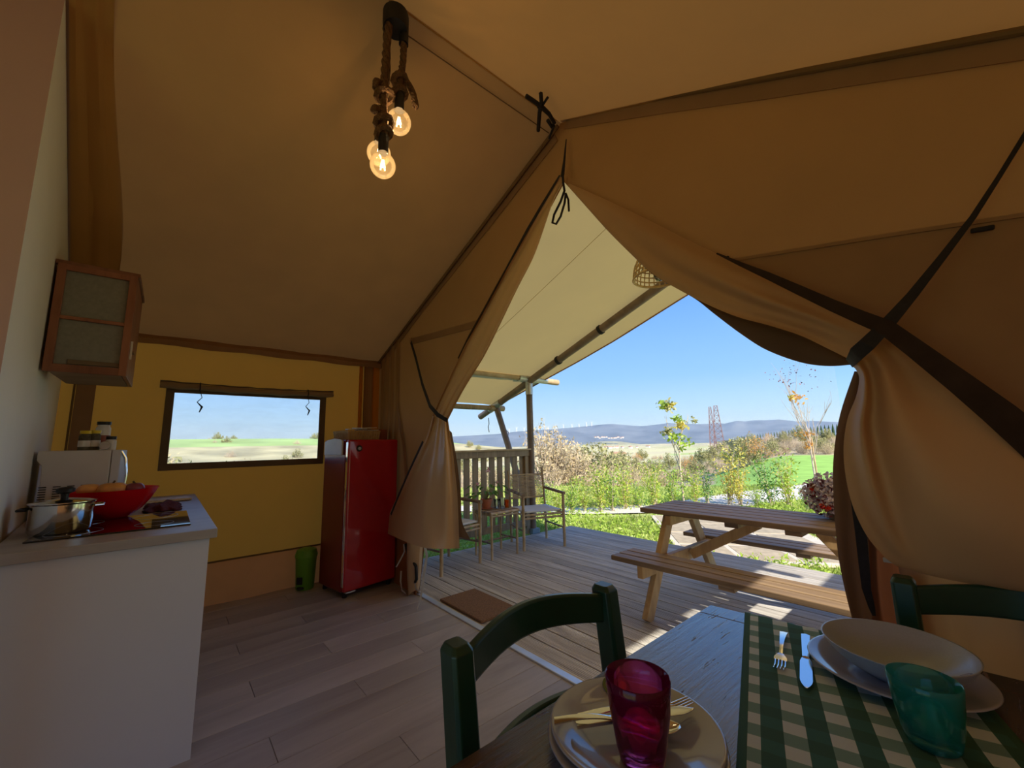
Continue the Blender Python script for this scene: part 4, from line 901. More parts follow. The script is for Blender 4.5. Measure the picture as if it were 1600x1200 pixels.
tr_ = MB(); pts = [(-.19, 0), (.17, 0), (.17, .125), (.13, .14), (0, .148), (-.13, .135), (-.19, .118)]
tr_.poly([(x * .92 - .01, -.246, 1.19 + z) for x, z in pts], (0, -1, 0), .014)
ho = tr_.build('paper_holder', 'paper', world=False, bevel=.003); ho.location = fr.location; ho.rotation_euler = fr.rotation_euler; ho.scale = fr.scale
tag(ho, 'white plastic holder hung on the side of the red fridge', 'holder')
def fl(x, y, z): return fr.matrix_basis @ Vector((x, y, z))
bk = thing('woven_basket', 'low rectangular woven basket on top of the red fridge', 'basket', tuple(fl(-.06, -.02, H_)), math.radians(9))
mb = MB(); mb.box((0, 0, .005), (.26, .30, .01))
mb.build('base', 'wicker', bk, world=False)
for k in range(7):
    z = .008 + k * .0115; a, b_ = .13 + .002 * k, .15 + .002 * k
    MB().tube([(-a, -b_, z), (a, -b_, z), (a, b_, z), (-a, b_, z)], .0062, 6, closed=True).build('woven_strand', 'wicker', bk, world=False, smooth=True)
mb = MB()
for k in range(13):
    for y in (-.155, .155): mb.tube([(-.13 + k * .0217, y, 0), (-.133 + k * .022, y * 1.06, .088)], .004, 5)
    for x in (-.135, .135): mb.tube([(x, -.15 + k * .025, 0), (x * 1.06, -.152 + k * .0253, .088)], .004, 5)
mb.build('stakes', 'bamboo', bk, world=False)
for k, (x, y, a) in enumerate(((.03, .06, .1), (.0, -.03, -.12), (.06, .02, .3))):
    o = MB().box((0, 0, 0), (.15, .17, .008)).build('folded_leaflet', 'label_white', world=False); o.location = fl(-.06 + x, y, H_ + .095 + .009 * k); o.rotation_euler = (.02 * k, .03, a); tag(o, 'white leaflet lying across the woven basket on the fridge', 'paper', 'leaflets on the fridge basket')
bx = MB().box((0, 0, .05), (.16, .10, .10)).build('cardboard_box', 'brown_red', world=False, bevel=.003); bx.location = fl(-.03, .185, H_ + .001); bx.rotation_euler = (0, 0, .157); tag(bx, 'small dark reddish box at the doorway end of the fridge top', 'box')
bn = thing('waste_bin', 'lime green plastic bin tucked behind the red fridge', 'bin', (-4.17, 1.045, 0))
MB().lathe([(.07, 0), (.075, .01), (.088, .27), (.09, .28)], 24, (-4.17, 1.045, 0)).build('bucket', 'green_bin', bn, smooth=True)
MB().lathe([(.094, .28), (.094, .30), (.08, .34), (.04, .355), (.001, .358)], 24, (-4.17, 1.045, 0)).build('lid', 'green_bin', bn, smooth=True)
MB().box((-4.10, .99, .03), (.05, .05, .015)).build('pedal', 'black', bn, bevel=.003)
MB().box((-4.108, .983, .09), (.004, .05, .06), rz=-.7).build('dark_label', 'black', bn)

# ------------------------------------------------------------------ kitchen counter
kc = thing('kitchen_cabinet', 'white kitchen base cabinet standing against the partition', 'cabinet', (-3.28, -.2, 0))
xa, xb = -4.22, -2.28
MB().poly([(xa, part_y(xa) + .012, .08), (xb - .02, part_y(xb) + .012, .08), (xb - .02, .145, .08), (xa, .145, .08)], (0, 0, 1), .79).build('carcass', 'white_lam', kc)
MB().poly([(xb - .018, part_y(xb) + .012, 0), (xb, part_y(xb) + .012, 0), (xb, .172, 0), (xb - .018, .172, 0)], (0, 0, 1), .869).build('end_panel', 'white_lam', kc, bevel=.0015)
for k in range(4):
    x = xa + .01 + k * .48
    d = MB().box((x + .24, .150, .475), (.465, .018, .77)).build('door', 'white_lam', kc, bevel=.002)
    MB().tube([(x + .06, .158, .70), (x + .06, .172, .70), (x + .06, .172, .82), (x + .06, .158, .82)], .004, 8).build('handle', 'steel', d, smooth=True)
MB().box(((xa + xb) / 2, .10, .04), (xb - xa - .05, .02, .08)).build('plinth', 'alu', kc)
wt = MB().poly([(-4.235, part_y(-4.235) + .008, .871), (-2.262, part_y(-2.262) + .008, .871), (-2.262, .197, .871), (-4.235, .197, .871)], (0, 0, 1), .039).build('worktop', 'worktop', bevel=.003); tag(wt, 'grey kitchen worktop lying on the white cabinet', 'worktop')
hb = thing('hob', 'black glass hob set in the grey worktop', 'hob', (-2.745, -.145, .911))
MB().box((-2.745, -.145, .914), (.56, .51, .006)).build('glass', 'hob', hb, bevel=.0015)
for x, y, r_ in ((-2.6, -.02, .07), (-2.88, -.02, .09), (-2.6, -.28, .09), (-2.88, -.28, .07)):
    MB().tube([(x + r_ * math.cos(a), y + r_ * math.sin(a), .9172) for a in [k * 2 * PI / 40 for k in range(40)]], .0007, 4, closed=True).build('cooking_ring', 'galv', hb)
# saucepan
sp = thing('saucepan', 'shiny steel saucepan with a black lid knob on the near side of the hob', 'pan', (-2.66, -.345, .918))
c = (-2.665, -.33, .918); pr = .098
MB().lathe([(.001, 0), (pr * .92, 0), (pr, .012), (pr, .118), (pr + .008, .124), (pr + .008, .127), (pr - .002, .125)], 40, c).build('pan_body', 'steel', sp, smooth=True)
MB().lathe([(pr + .006, .127), (pr - .02, .134), (.02, .142), (.001, .143)], 40, c).build('lid', 'steel', sp, smooth=True)
MB().lathe([(.012, .142), (.014, .16), (.03, .168), (.03, .182), (.02, .188), (.001, .188)], 16, c).build('lid_knob', 'black', sp, smooth=True)
for s in (-1, 1):
    MB().tube([(c[0] + .04 * q, c[1] + s * (pr + (.002 if abs(q) > .9 else .028)), 1.022) for q in (-1, -.7, 0, .7, 1)], .006, 8).build('handle', 'black' if s < 0 else 'steel', sp, smooth=True)
# red fruit bowl
bc = Vector((-3.02, -.205, .918))
bw = thing('fruit_bowl', 'large red plastic fruit bowl standing at the back of the hob', 'bowl', tuple(bc))
wav = lambda a, z: 1 + .04 * math.cos(2 * a + .6) * min(1, z / .1)
MB().lathe_open([(.001, 0), (.07, 0), (.085, .008), (.125, .04), (.16, .085), (.19, .142), (.193, .146), (.187, .143), (.155, .088), (.12, .046), (.08, .014), (.001, .010)], 48, bc, wav).build('bowl_shell', 'red_bowl', bw, smooth=True)
def fruit(name, m, loc, r_, sq, label, grp=None, ribs=0, stalk=True, cat=None):
    o = thing(name, label, cat or name, tuple(loc), R.uniform(0, 6), grp)
    prof = [(max(.001, r_ * math.cos(t) * (1 - .10 * math.exp(-((t - 1.57) / .4) ** 2))), r_ * sq * (math.sin(t) - .22 * math.exp(-((t - 1.57) / .35) ** 2))) for t in [(-90 + k * 12) * PI / 180 for k in range(16)]]
    MB().lathe_open(prof, 24, (0, 0, 0), (lambda a, z: 1 + .06 * abs(math.cos(a * ribs / 2)) if ribs else 1)).build('flesh', m, o, smooth=True, world=False)
    if stalk: MB().tube([(0, 0, r_ * sq * .72), (.003, .002, r_ * sq * .95), (.008, .004, r_ * sq * 1.12)], [.006, .004, .005], 6).build('stalk', 'stalk', o, smooth=True, world=False)
    return o
fruit('squash', 'squash', bc + Vector((.02, .0, .145)), .062, .62, 'ribbed orange squash on top of the red bowl', ribs=10)
fruit('squash', 'squash', bc + Vector((.01, -.085, .150)), .045, .7, 'small orange squash behind the larger squash', ribs=8, stalk=False)
fruit('onion', 'onion', bc + Vector((.03, .085, .140)), .043, .85, 'dark red onion beside the squash in the red bowl')
for k, (x, y, z) in enumerate(((.08, -.03, .05), (.06, .06, .05), (-.04, .07, .06), (-.07, -.02, .055), (-.01, -.08, .055), (.08, .02, .10), (-.06, .04, .11), (0, 0, .045))):
    fruit('tomato', 'tomato', bc + Vector((x, y, z)), .034, .85, 'ripe red tomato inside the red bowl', 'tomatoes in the red bowl')
# towel and board
rows = []
for i in range(16):
    r = []
    for j in range(18):
        u, v = i / 15, j / 17
        r.append((-3.42 + .30 * u + .015 * math.sin(j), -.075 + .16 * v + .01 * math.sin(i * .9), .915 + .045 * math.sin(PI * u) ** .5 * (.7 + .3 * math.sin(v * 9 + u * 4)) * (math.sin(PI * v) ** .4 if 0 < v < 1 else 0) + .006 * pnoise(Vector((i * .6, j * .6, 1)))))
    rows.append(r)
tw = MB().grid(rows).build('kitchen_towel', 'maroon', smooth=True, solid=.006); tag(tw, 'crumpled dark maroon towel beside the red bowl', 'towel')
bd2 = MB().box((-3.75, .02, .922), (.16, .26, .016), rz=.1).build('chopping_board', 'pale_board', bevel=.004); tag(bd2, 'pale wooden board on the worktop behind the maroon towel', 'board')
# microwave
mw = thing('microwave', 'white microwave oven on the worktop, seen from its vented side', 'microwave', (-3.54, -.38, .911))
y0, y1, x0, x1, z0, z1 = -.545 + .015, -.248, -3.76, -3.3, .925, 1.27
MB().poly([(x1, y0 + .03, z0), (x1, y1, z0), (x1, y1, z1), (x1, y0, z1), (x1, y0, z1 - .05), (x1, y0 - .0 + .02, z1 - .08)][::-1], (-1, 0, 0), .46).build('body', 'micro', mw, bevel=.004)
MB().box(((x0 + x1) / 2, -.2265, (z0 + z1) / 2), (.46, .038, z1 - z0)).build('door', 'white_lam', mw, bevel=.004)
MB().tube([(-3.33, -.208, 1.26), (-3.33, -.188, 1.22), (-3.33, -.176, 1.12), (-3.33, -.182, 1.02), (-3.33, -.206, .96)], .007, 8).build('handle', 'chrome', mw, smooth=True)
for c_ in range(4):
    for r_ in range(6): MB().box((x1 + .001, -.495 + c_ * .052, atx(60, 781, x1).z + r_ * .0125), (.004, .028, .005)).build('vent_slot', 'black', mw)
for x in (-3.7, -3.36):
    for y in (-.49, -.25): MB().lathe([(.012, 0), (.012, .014)], 12, (x, y, .911)).build('foot', 'black', mw)
def jar(px, py, x, r_, h, lid, body, label, lab='label_white', lh=.018):
    p = atx(px, py, x); p.z = 1.2705
    t = thing('spice_jar', label, 'jar', tuple(p))
    MB().lathe([(.001, 0), (r_, 0), (r_, h * .82), (r_ * .8, h * .9), (r_ * .8, h)], 24, p).build('glass_body', body, t, smooth=True)
    MB().lathe([(r_ * .95, h * .94), (r_ * .95, h * .94 + lh), (.001, h * .94 + lh)], 24, p).build('lid', lid, t, smooth=True)
    MB().lathe([(r_ + .0008, h * .2), (r_ + .0008, h * .55)], 24, p).build('paper_label', lab, t, smooth=True)
jar(133, 702, -3.38, .032, .100, 'yellow_lid', 'herb', 'yellow-lidded glass spice jar, leftmost on the microwave')
jar(147, 702, -3.37, .022, .102, 'yellow_lid', 'herb', 'slim yellow-lidded spice jar just right of the leftmost one')
jar(158, 700, -3.55, .034, .165, 'black', 'label_white', 'tallest jar on the microwave, with a dark lid and brown label', 'brown_red', .02)
jar(172, 702, -3.36, .024, .065, 'black', 'label_white', 'short dark-lidded jar at the right end of the microwave top')
o = MB().lathe([(.001, -.012), (.022, -.012), (.024, -.01), (.024, .01), (.022, .012), (.001, .012)], 20).build('tape_roll', 'galv', world=False); p = atx(164, 696, -3.32); o.location = (p.x, p.y, 1.2955); o.rotation_euler = (PI / 2, 0, PI / 2); tag(o, 'round tin lying on its edge among the jars on the microwave', 'tin')

# wall cabinet
wcab = thing('wall_cabinet', 'red-brown wooden wall cabinet with grey frosted panes', 'cabinet', (-3.2, -.35, 1.65))
cx = -2.97; ya, yb, za, zb = part_y(-2.97) + .012, -.205, 1.66, 2.225
MB().box((cx - .245, (ya - .02 + yb) / 2 + .01, za + .008), (.47, yb - ya - .04, .016)).build('underside', 'cab_in', wcab)
MB().box((cx - .245, (ya + yb) / 2, zb + .006), (.51, yb - ya + .02, .022)).build('top', 'cab_wood', wcab, bevel=.003)
MB().box((cx - .245, yb - .008, (za + zb) / 2), (.48, .018, zb - za)).build('front_door', 'cab_wood', wcab, bevel=.002)
MB().box((cx - .475, (ya - .03 + yb) / 2 + .02, (za + zb) / 2), (.016, yb - ya - .05, zb - za)).build('far_side', 'cab_wood', wcab)
for y in (ya + .016, yb - .016): MB().box((cx, y, (za + zb) / 2), (.022, .032, zb - za)).build('stile', 'cab_wood', wcab, bevel=.002)
for z, h in ((za + .02, .04), (zb - .016, .032), ((za + zb) / 2 + .0, .018)): MB().box((cx, (ya + yb) / 2, z), (.02, yb - ya - .06, h)).build('rail', 'cab_wood', wcab, bevel=.002)
for z0_, z1_ in ((za + .04, (za + zb) / 2 - .009), ((za + zb) / 2 + .009, zb - .032)): MB().box((cx - .006, (ya + yb) / 2, (z0_ + z1_) / 2), (.005, yb - ya - .064, z1_ - z0_)).build('pane', 'frosted', wcab)
MB().box((cx + .0, (ya + yb) / 2 + .03, za + .056), (.008, yb - ya - .10, .022)).build('label_strip', 'win_border', wcab)
MB().tube([(-3.02, yb, 1.80), (-3.02, yb + .02, 1.80)], [.006, .012], 10).build('knob', 'bamboo_dark', wcab, smooth=True)
MB().box((-3.0, yb + .006, 1.81), (.012, .008, .10)).build('edge_bracket', 'label_white', wcab)
# ------------------------------------------------------------------ dining table
def yfar(x): return 1.306 + .105 * (x + .612)
dt = thing('dining_table', 'dark worn varnished wooden dining table in the foreground', 'table', (0, .8, 0))
TX0, TX1, TY0, TT = -.612, .64, .24, .75
EDG = [TX0, -.285, .035, .345, TX1]
for k in range(4):
    a, b_ = EDG[k], EDG[k + 1] - .001
    MB().poly([(a, TY0, TT - .028), (b_, TY0, TT - .028), (b_, yfar(b_) - .075, TT - .028), (a, yfar(a) - .075, TT - .028)], (0, 0, 1), .028).build('top_plank', 'tabletop' if k < 2 else 'tabletop_red', dt, bevel=.001)
MB().poly([(TX0, yfar(TX0) - .073, TT - .028), (TX1, yfar(TX1) - .073, TT - .028), (TX1, yfar(TX1), TT - .028), (TX0, yfar(TX0), TT - .028)], (0, 0, 1), .028).build('end_board', 'tabletop', dt, bevel=.002)
for a, b_ in (((TX0 + .06, TY0 + .05), (TX0 + .06, 1.24)), ((TX1 - .06, TY0 + .05), (TX1 - .06, 1.30)), ((TX0 + .06, TY0 + .05), (TX1 - .06, TY0 + .05)), ((TX0 + .06, 1.24), (TX1 - .06, 1.34))):
    MB().bar((*a, .672), (*b_, .672), .022, .09).build('apron', 'tabletop_red', dt)
for x, y in ((TX0 + .08, TY0 + .07), (TX0 + .08, 1.23), (TX1 - .08, TY0 + .07), (TX1 - .08, 1.31)):
    MB().box((x, y, .36), (.065, .065, .72)).build('leg', 'tabletop_red', dt, bevel=.004)

# gingham runner
U = Vector((.948, .318, 0)); D = Vector((.318, -.948, 0)); O = Vector((-.523, 1.331, 0))
me_v, me_f, uvs = [], [], []
nu, nv = 40, 130
for j in range(nv + 1):
    for i in range(nu + 1):
        u = .40 * i / nu; v = -.30 + 1.45 * j / nv
        p = O + U * u + D * v; z = TT + .0022
        z += .0012 * pnoise(Vector((u * 14, v * 9, 0)))
        ye = yfar(p.x) + .004
        if p.y > ye: ov = p.y - ye; p.y = ye + .006 + ov * .05; z -= ov
        if p.y < TY0 - .004: ov = TY0 - .004 - p.y; p.y = TY0 - .01 - ov * .05; z -= ov
        me_v.append((p.x, p.y, z)); uvs.append((u, v + .3))
for j in range(nv):
    for i in range(nu):
        a = j * (nu + 1) + i; me_f.append((a, a + nu + 1, a + nu + 2, a + 1))
me = bpy.data.meshes.new('table_runner'); me.from_pydata(me_v, [], me_f); uvl = me.uv_layers.new(name='UVMap')
for lp_ in me.loops: uvl.data[lp_.index].uv = uvs[lp_.vertex_index]
me.materials.append(M['gingham']); me.shade_smooth(); ro = bpy.data.objects.new('table_runner', me); COL.objects.link(ro)
sm = ro.modifiers.new('solidify', 'SOLIDIFY'); sm.thickness = .0015; sm.offset = -1
tag(ro, 'green and white gingham runner lying across the dining table', 'tablecloth')

def plate(c, r, label, grp=None, tilt=0, deep=0):
    t = thing('plate', label, 'plate', c, 0, grp)
    prof = [(.001, .0), (r * .58, 0), (r * .60, .003), (r * .75, .008), (r * .97, .0165 + deep), (r, .019 + deep), (r * .985, .021 + deep), (r * .96, .0205 + deep), (r * .74, .0125), (r * .62, .0075), (r * .5, .006), (.001, .0055)]
    MB().lathe_open(prof, 72, (0, 0, 0)).build('dish', 'ceramic', t, smooth=True, angle=180, world=False)
    return t
def disc_decal(parent, x, y, z, r, m, name='decoration', slope=None, ring=0):
    mb = MB(); n = 20
    nrm = Vector(slope or (0, 0, 1)).normalized(); a = nrm.orthogonal().normalized(); b_ = nrm.cross(a); c = Vector((x, y, z))
    if ring: mb.add([c + (a * math.cos(k * 2 * PI / n) + b_ * math.sin(k * 2 * PI / n)) * q for q in (r, r * ring) for k in range(n)], [(k, (k + 1) % n, n + (k + 1) % n, n + k) for k in range(n)])
    else: mb.add([c + (a * math.cos(k * 2 * PI / n) + b_ * math.sin(k * 2 * PI / n)) * r for k in range(n)], [tuple(range(n))])
    return mb.build(name, m, parent, world=False)
PL = (-.445, .635)
plate((PL[0] + .004, PL[1] - .008, TT + .001), .142, 'lower stoneware plate under the pink glass and cutlery')
p2 = plate((PL[0], PL[1], TT + .0105), .140, 'upper stoneware plate holding the pink glass, fork and spoon')
d_ = Vector((-.75, .62, 0)).normalized()
for r_, m_, g_ in ((.026, 'motif_green', .78), (.019, 'motif_orange', 0)):
    q = d_ * .112; disc_decal(p2, q.x, q.y, .0176 + (.0006 if not g_ else 0), r_, m_, slope=(-d_.x * .24, -d_.y * .24, 1), ring=g_)
plate((-.185, 1.195, TT + .004), .147, 'flat stoneware plate on the runner beneath the shallow bowl')
sb = thing('soup_plate', 'shallow grey speckled stoneware bowl on the plate by the teal glass', 'bowl', (-.178, 1.19, TT + .0105))
MB().lathe_open([(.001, 0), (.055, 0), (.058, .004), (.085, .018), (.108, .038), (.121, .058), (.1225, .0605), (.119, .060), (.104, .042), (.08, .023), (.05, .010), (.001, .008)], 72).build('dish', 'ceramic_in', sb, smooth=True, angle=180, world=False)
d_ = Vector((.80, -.10, 0)).normalized(); q = d_ * .094
for r_, m_, g_, o_ in ((.017, 'motif_brown', .72, 0), (.010, 'motif_brown', .55, .0004), (.0045, 'motif_orange', 0, .0006)):
    disc_decal(sb, q.x, q.y, .0365 + o_, r_, m_, slope=(-d_.x * .72, -d_.y * .72, 1), ring=g_)

def strip(mb, prof, w_fn, z_fn, th=.0018, n=30):
    """flat cutlery body along +X; prof = length"""
    vs, fs = [], []
    for i in range(n + 1):
        x = prof * i / n; w = w_fn(i / n); z = z_fn(i / n)
        vs += [(x, -w / 2, z), (x, 0, z - th * .25), (x, w / 2, z), (x, w / 2, z + th), (x, 0, z + th * 1.35), (x, -w / 2, z + th)]
    fs = [tuple(range(5, -1, -1)), tuple(n * 6 + k for k in range(6))]
    for i in range(n):
        for k in range(6): fs.append((i * 6 + k, i * 6 + (k + 1) % 6, (i + 1) * 6 + (k + 1) % 6, (i + 1) * 6 + k))
    return mb.add(vs, fs)
def place(o, p, q):
    p, q = Vector(p), Vector(q); d = q - p
    o.location = p; o.rotation_euler = (0, -math.asin(d.z / d.length), math.atan2(d.y, d.x)); return o
def fork(label, p, q, L=.195):
    t = thing('fork', label, 'fork')
    strip(MB(), L * .62, lambda s: .018 - .011 * min(1, s * 1.25) ** .7, lambda s: .006 * math.sin(PI * s), .0022).build('handle', 'steel', t, smooth=True, world=False)
    nk = strip(MB(), L * .14, lambda s: .008 + .017 * min(1, s * 1.6) ** .8, lambda s: -.003 * s, .0018, 12).build('neck', 'steel', t, smooth=True, world=False)
    nk.location = (L * .61, 0, 0)
    for k in range(4):
        y = -.0095 + k * .00635
        MB().tube([(L * .74, y, -.002), (L * .85, y, -.004), (L * .95, y * .97, .001), (L, y * .95, .004)], [.0019, .0018, .0015, .0008], 6).build('tine', 'steel', t, smooth=True, world=False)
    return place(t, p, q)
def knife(label, p, q, L=.22):
    t = thing('table_knife', label, 'knife')
    strip(MB(), L * .48, lambda s: .018 - .005 * s, lambda s: 0, .005).build('handle', 'steel', t, smooth=True, world=False, angle=50)
    bl_ = strip(MB(), L * .52, lambda s: (.012 + .010 * min(1, s * 6) ** .6) * (1 - max(0, (s - .72) / .285) ** 2.2), lambda s: .0018, .0014).build('blade', 'steel', t, smooth=True, world=False, angle=50)
    bl_.location = (L * .48, 0, 0)
    return place(t, p, q)
def spoon(label, p, q, L=.20):
    t = thing('spoon', label, 'spoon')
    strip(MB(), L * .68, lambda s: .018 - .011 * min(1, s * 1.2) ** .7, lambda s: .010 * math.sin(PI * s), .0022).build('handle', 'steel', t, smooth=True, world=False)
    rows = []
    for i in range(13):
        s = i / 12; hw = .021 * math.sin(PI * (.04 + .93 * s)) ** .7; r = []
        for j in range(11):
            k = j / 10 * 2 - 1; r.append((L * .66 + .34 * L * s, hw * k, .003 - .010 * (1 - k * k) * math.sin(PI * s) ** .8))
        rows.append(r)
    MB().grid(rows).build('bowl', 'steel', t, smooth=True, world=False, solid=.0015)
    return place(t, p, q)
fork('steel fork lying on the gingham runner, tines towards the camera', (-.399, 1.243, TT + .006), (-.352, 1.040, TT + .006), .205)
knife('steel table knife lying on the runner right of the fork', (-.357, 1.262, TT + .005), (-.292, .998, TT + .005), .265)
zr = TT + .038
fork('steel fork resting across the left plate behind the pink glass', atz(905, 1122, zr), atz(1128, 1090, zr + .004), .205)
knife('steel knife resting across the left plate with its tip past the rim', atz(900, 1134, zr - .004), atz(1134, 1103, zr + .002), .21)
spoon('steel spoon resting on the near rim of the left plate', atz(866, 1128, zr + .002), atz(1113, 1140, zr - .002), .205)

def table_glass(name, label, m, c, r0, r1, h, ang=6):
    mod = lambda a, z: 1 + (.045 * (abs(math.cos(a * ang / 2)) ** .8 - .5) if .008 < z < h * .5 else 0)
    o = thing(name, label, 'glass', c)
    MB().lathe_open([(.0005, 0), (r0 * .9, 0), (r0, .004), (r0 * 1.02, .012), (lerp(r0, r1, .25), h * .2), (lerp(r0, r1, .45), h * .40), (lerp(r0, r1, .62), h * .5), (lerp(r0, r1, .75), h * .62), (lerp(r0, r1, .9), h * .85), (r1, h), (r1 - .0012, h + .0012), (r1 - .0028, h), (lerp(r0, r1, .72) - .003, h * .62), (lerp(r0, r1, .55) - .003, h * .48), (lerp(r0, r1, .3) - .003, h * .25), (r0 - .004, .016), (r0 - .010, .012), (.0005, .011)], 60, (0, 0, 0), mod).build('tumbler', m, o, smooth=True, angle=70, world=False)
    return o
table_glass('magenta_tumbler', 'magenta glass tumbler standing on the left plate', 'pink_glass', (-.402, .590, TT + .0185), .034, .0495, .118)
table_glass('teal_tumbler', 'teal glass tumbler standing on the runner before the bowl', 'teal_glass', (-.118, .985, TT + .0035), .034, .047, .098, 5)

# ------------------------------------------------------------------ green dining chairs
def curved_rail(y0, y1, x, bow, z0, z1, th, arch=0, n=16):
    rows = []; vs = []; fs = []
    for i in range(n + 1):
        s = i / n; y = lerp(y0, y1, s); b_ = math.sin(PI * s); xx = x - bow * b_; a = arch * b_
        tx = th / 2
        vs += [(xx - tx, y, z0 + a * .8), (xx + tx, y, z0 + a * .8), (xx + tx, y, z1 + a), (xx - tx, y, z1 + a)]
    fs = [(3, 2, 1, 0), tuple(n * 4 + k for k in range(4))]
    for i in range(n):
        for k in range(4): fs.append((i * 4 + k, i * 4 + (k + 1) % 4, (i + 1) * 4 + (k + 1) % 4, (i + 1) * 4 + k))
    return MB().add(vs, fs)
def green_chair(label, loc, rzz, half=.225, ztop=.87, lean=.045):
    """local: seat towards +X, back posts at x=0"""
    t = thing('dining_chair', label, 'chair', loc, rzz)
    for s in (-1, 1):
        mb = MB(); y = s * half; w, d = .050, .058
        pts = [(.03, .0), (0.0, .44), (-lean * .6, .70), (-lean, ztop - .012), (-lean - .002, ztop)]
        vs = []
        for i, (x, z) in enumerate(pts):
            k = .72 if i == len(pts) - 1 else 1
            yy = y * (1 + .03 * z)
            ch = .28
            for a, b_ in ((-1, -1 + ch), (-1 + ch, -1), (1 - ch, -1), (1, -1 + ch), (1, 1 - ch), (1 - ch, 1), (-1 + ch, 1), (-1, 1 - ch)): vs.append((x + a * d / 2 * k, yy + b_ * w / 2 * k, z))
        n = 8; fs = [tuple(range(n - 1, -1, -1)), tuple((len(pts) - 1) * n + k for k in range(n))]
        for i in range(len(pts) - 1):
            for k in range(n): fs.append((i * n + k, i * n + (k + 1) % n, (i + 1) * n + (k + 1) % n, (i + 1) * n + k))
        mb.add(vs, fs).build('back_post', 'green_paint', t, world=False, bevel=.002)
        MB().tube([(.40, s * .19, 0), (.39, s * .19, .43)], [.016, .02], 12).build('leg', 'green_paint', t, smooth=True, world=False)
        MB().tube([(.02, s * half, .22), (.395, s * .19, .22)], .010, 8).build('stretcher', 'green_paint', t, smooth=True, world=False)
    curved_rail(-half + .014, half - .014, -lean + .004, .055, ztop - .088, ztop - .018, .022, .022).build('top_rail', 'green_paint', t, world=False, smooth=True, bevel=.006)
    curved_rail(-half + .014, half - .014, -lean * .4 + .004, .055, .595, .66, .022, .0).build('lower_rail', 'green_paint', t, world=False, smooth=True, bevel=.006)
    MB().tube([(.02, -half, .28), (.02, half, .28)], .010, 8).build('stretcher', 'green_paint', t, smooth=True, world=False)
    MB().tube([(.395, -.19, .25), (.395, .19, .25)], .010, 8).build('stretcher', 'green_paint', t, smooth=True, world=False)
    vs = [(.0, -.2), (.0, .2), (.06, .215), (.40, .20), (.425, .17), (.425, -.17), (.40, -.20), (.06, -.215)]
    MB().poly([(x, y, .425) for x, y in vs][::-1], (0, 0, 1), .028).build('seat', 'wicker', t, world=False, bevel=.006)
    return t
green_chair('dark green wooden chair with curved back rail at the left edge of the dining table', (-.672, .692, 0), 0, .228, .872)
green_chair('dark green wooden chair at the far side of the table, by the right curtain', (.03, 1.52, 0), math.radians(-90) + .07, .215, .875, .03)

# ------------------------------------------------------------------ outdoors: ground
PATH = [(-14, 2.6), (-9.5, 4.7), (-7, 6.2), (-5.6, 7.3), (-4.6, 9.0), (-4.1, 11.2), (-3.6, 13.6), (-2.8, 17), (-1.5, 21)]
def seg_d(p, pts):
    best = 1e9
    for a, b_ in zip(pts, pts[1:]):
        ax, ay = a; bx_, by = b_; dx, dy = bx_ - ax, by - ay; t = max(0, min(1, ((p[0] - ax) * dx + (p[1] - ay) * dy) / (dx * dx + dy * dy)))
        best = min(best, math.hypot(p[0] - ax - dx * t, p[1] - ay - dy * t))
    return best
def sst(a, b_, x): t = max(0, min(1, (x - a) / (b_ - a))); return t * t * (3 - 2 * t)
def gz(x, y):
    d = math.hypot(x + 3, y - 2); ang = math.degrees(math.atan2(y, x))     # view fan: ~100 deg right .. 180 left
    w = 1 - sst(104, 122, ang) if ang > 0 else 0                            # 1 on the right-hand rise
    near = -.25
    fall_l = -1.9 * sst(9, 26, d) - 4.5 * sst(24, 90, d) - 9 * sst(90, 500, d) - 14 * sst(500, 3000, d)
    fall_r = .45 * sst(14, 34, d) + .5 * sst(30, 60, d) - 8 * sst(90, 500, d) - 22 * sst(500, 3000, d)
    z = near + lerp(fall_l, fall_r, w)
    if d > 60: z += (.9 * pnoise(Vector((x / 60, y / 60, 0))) + (3 * pnoise(Vector((x / 400, y / 400, 4))) if d > 300 else 0)) * min(1, (d - 60) / 200)
    return z
cols = {'lawn': (.42, .47, .17), 'meadow': (.30, .50, .11), 'scrub': (.48, .39, .24), 'scrub2': (.44, .37, .21), 'field_g': (.42, .50, .20), 'field_t': (.58, .54, .32), 'field_p': (.56, .50, .32), 'olive': (.34, .34, .17)}
def cover(x, y):
    d = math.hypot(x, y); ang = math.degrees(math.atan2(y, x)); n = pnoise(Vector((x * .3, y * .3, 9)))
    if y < 2 and x > -4: return cols['lawn']
    side = 0
    dp = seg_d((x, y), PATH) if d < 30 else 99
    # which side of the path
    beyond = False
    if d < 40:
        for a, b_ in zip(PATH, PATH[1:]):
            pass
        rad = math.hypot(x, y)
        pr = None
        th_ = math.atan2(y, x)
        best = min(PATH, key=lambda q: abs(math.atan2(q[1], q[0]) - th_)); beyond = rad > math.hypot(*best) + .5
    if d < 8 or (d < 40 and not beyond): return cols['lawn']
    if ang < 113: return cols['meadow'] if d < 32 + 3 * n else cols['scrub']
    if ang < 122 and d < 22 + 4 * n: return cols['meadow']
    if d < 38 + 6 * n: return cols['scrub']
    if d < 62 + 10 * n: return cols['scrub2'] if ang < 140 else cols['field_g']
    if d < 150: return cols['field_g'] if pnoise(Vector((x / 45, y / 45, 2))) > -.1 else cols['olive']
    k = pnoise(Vector((x / 150, y / 90, 3)))
    return cols['field_g'] if k > .30 else cols['field_t'] if k > -.05 else cols['field_p'] if k > -.25 else cols['olive']
rads = [0.5, 2, 3.5]; r = 4.0
while r < 9000: rads.append(r); r *= 1.045 if r < 200 else 1.07
angs = [math.radians(a) for a in list(np.arange(92, 200, .6)) + list(np.arange(200, 452, 9))]
vs, fs, vc = [], [], []
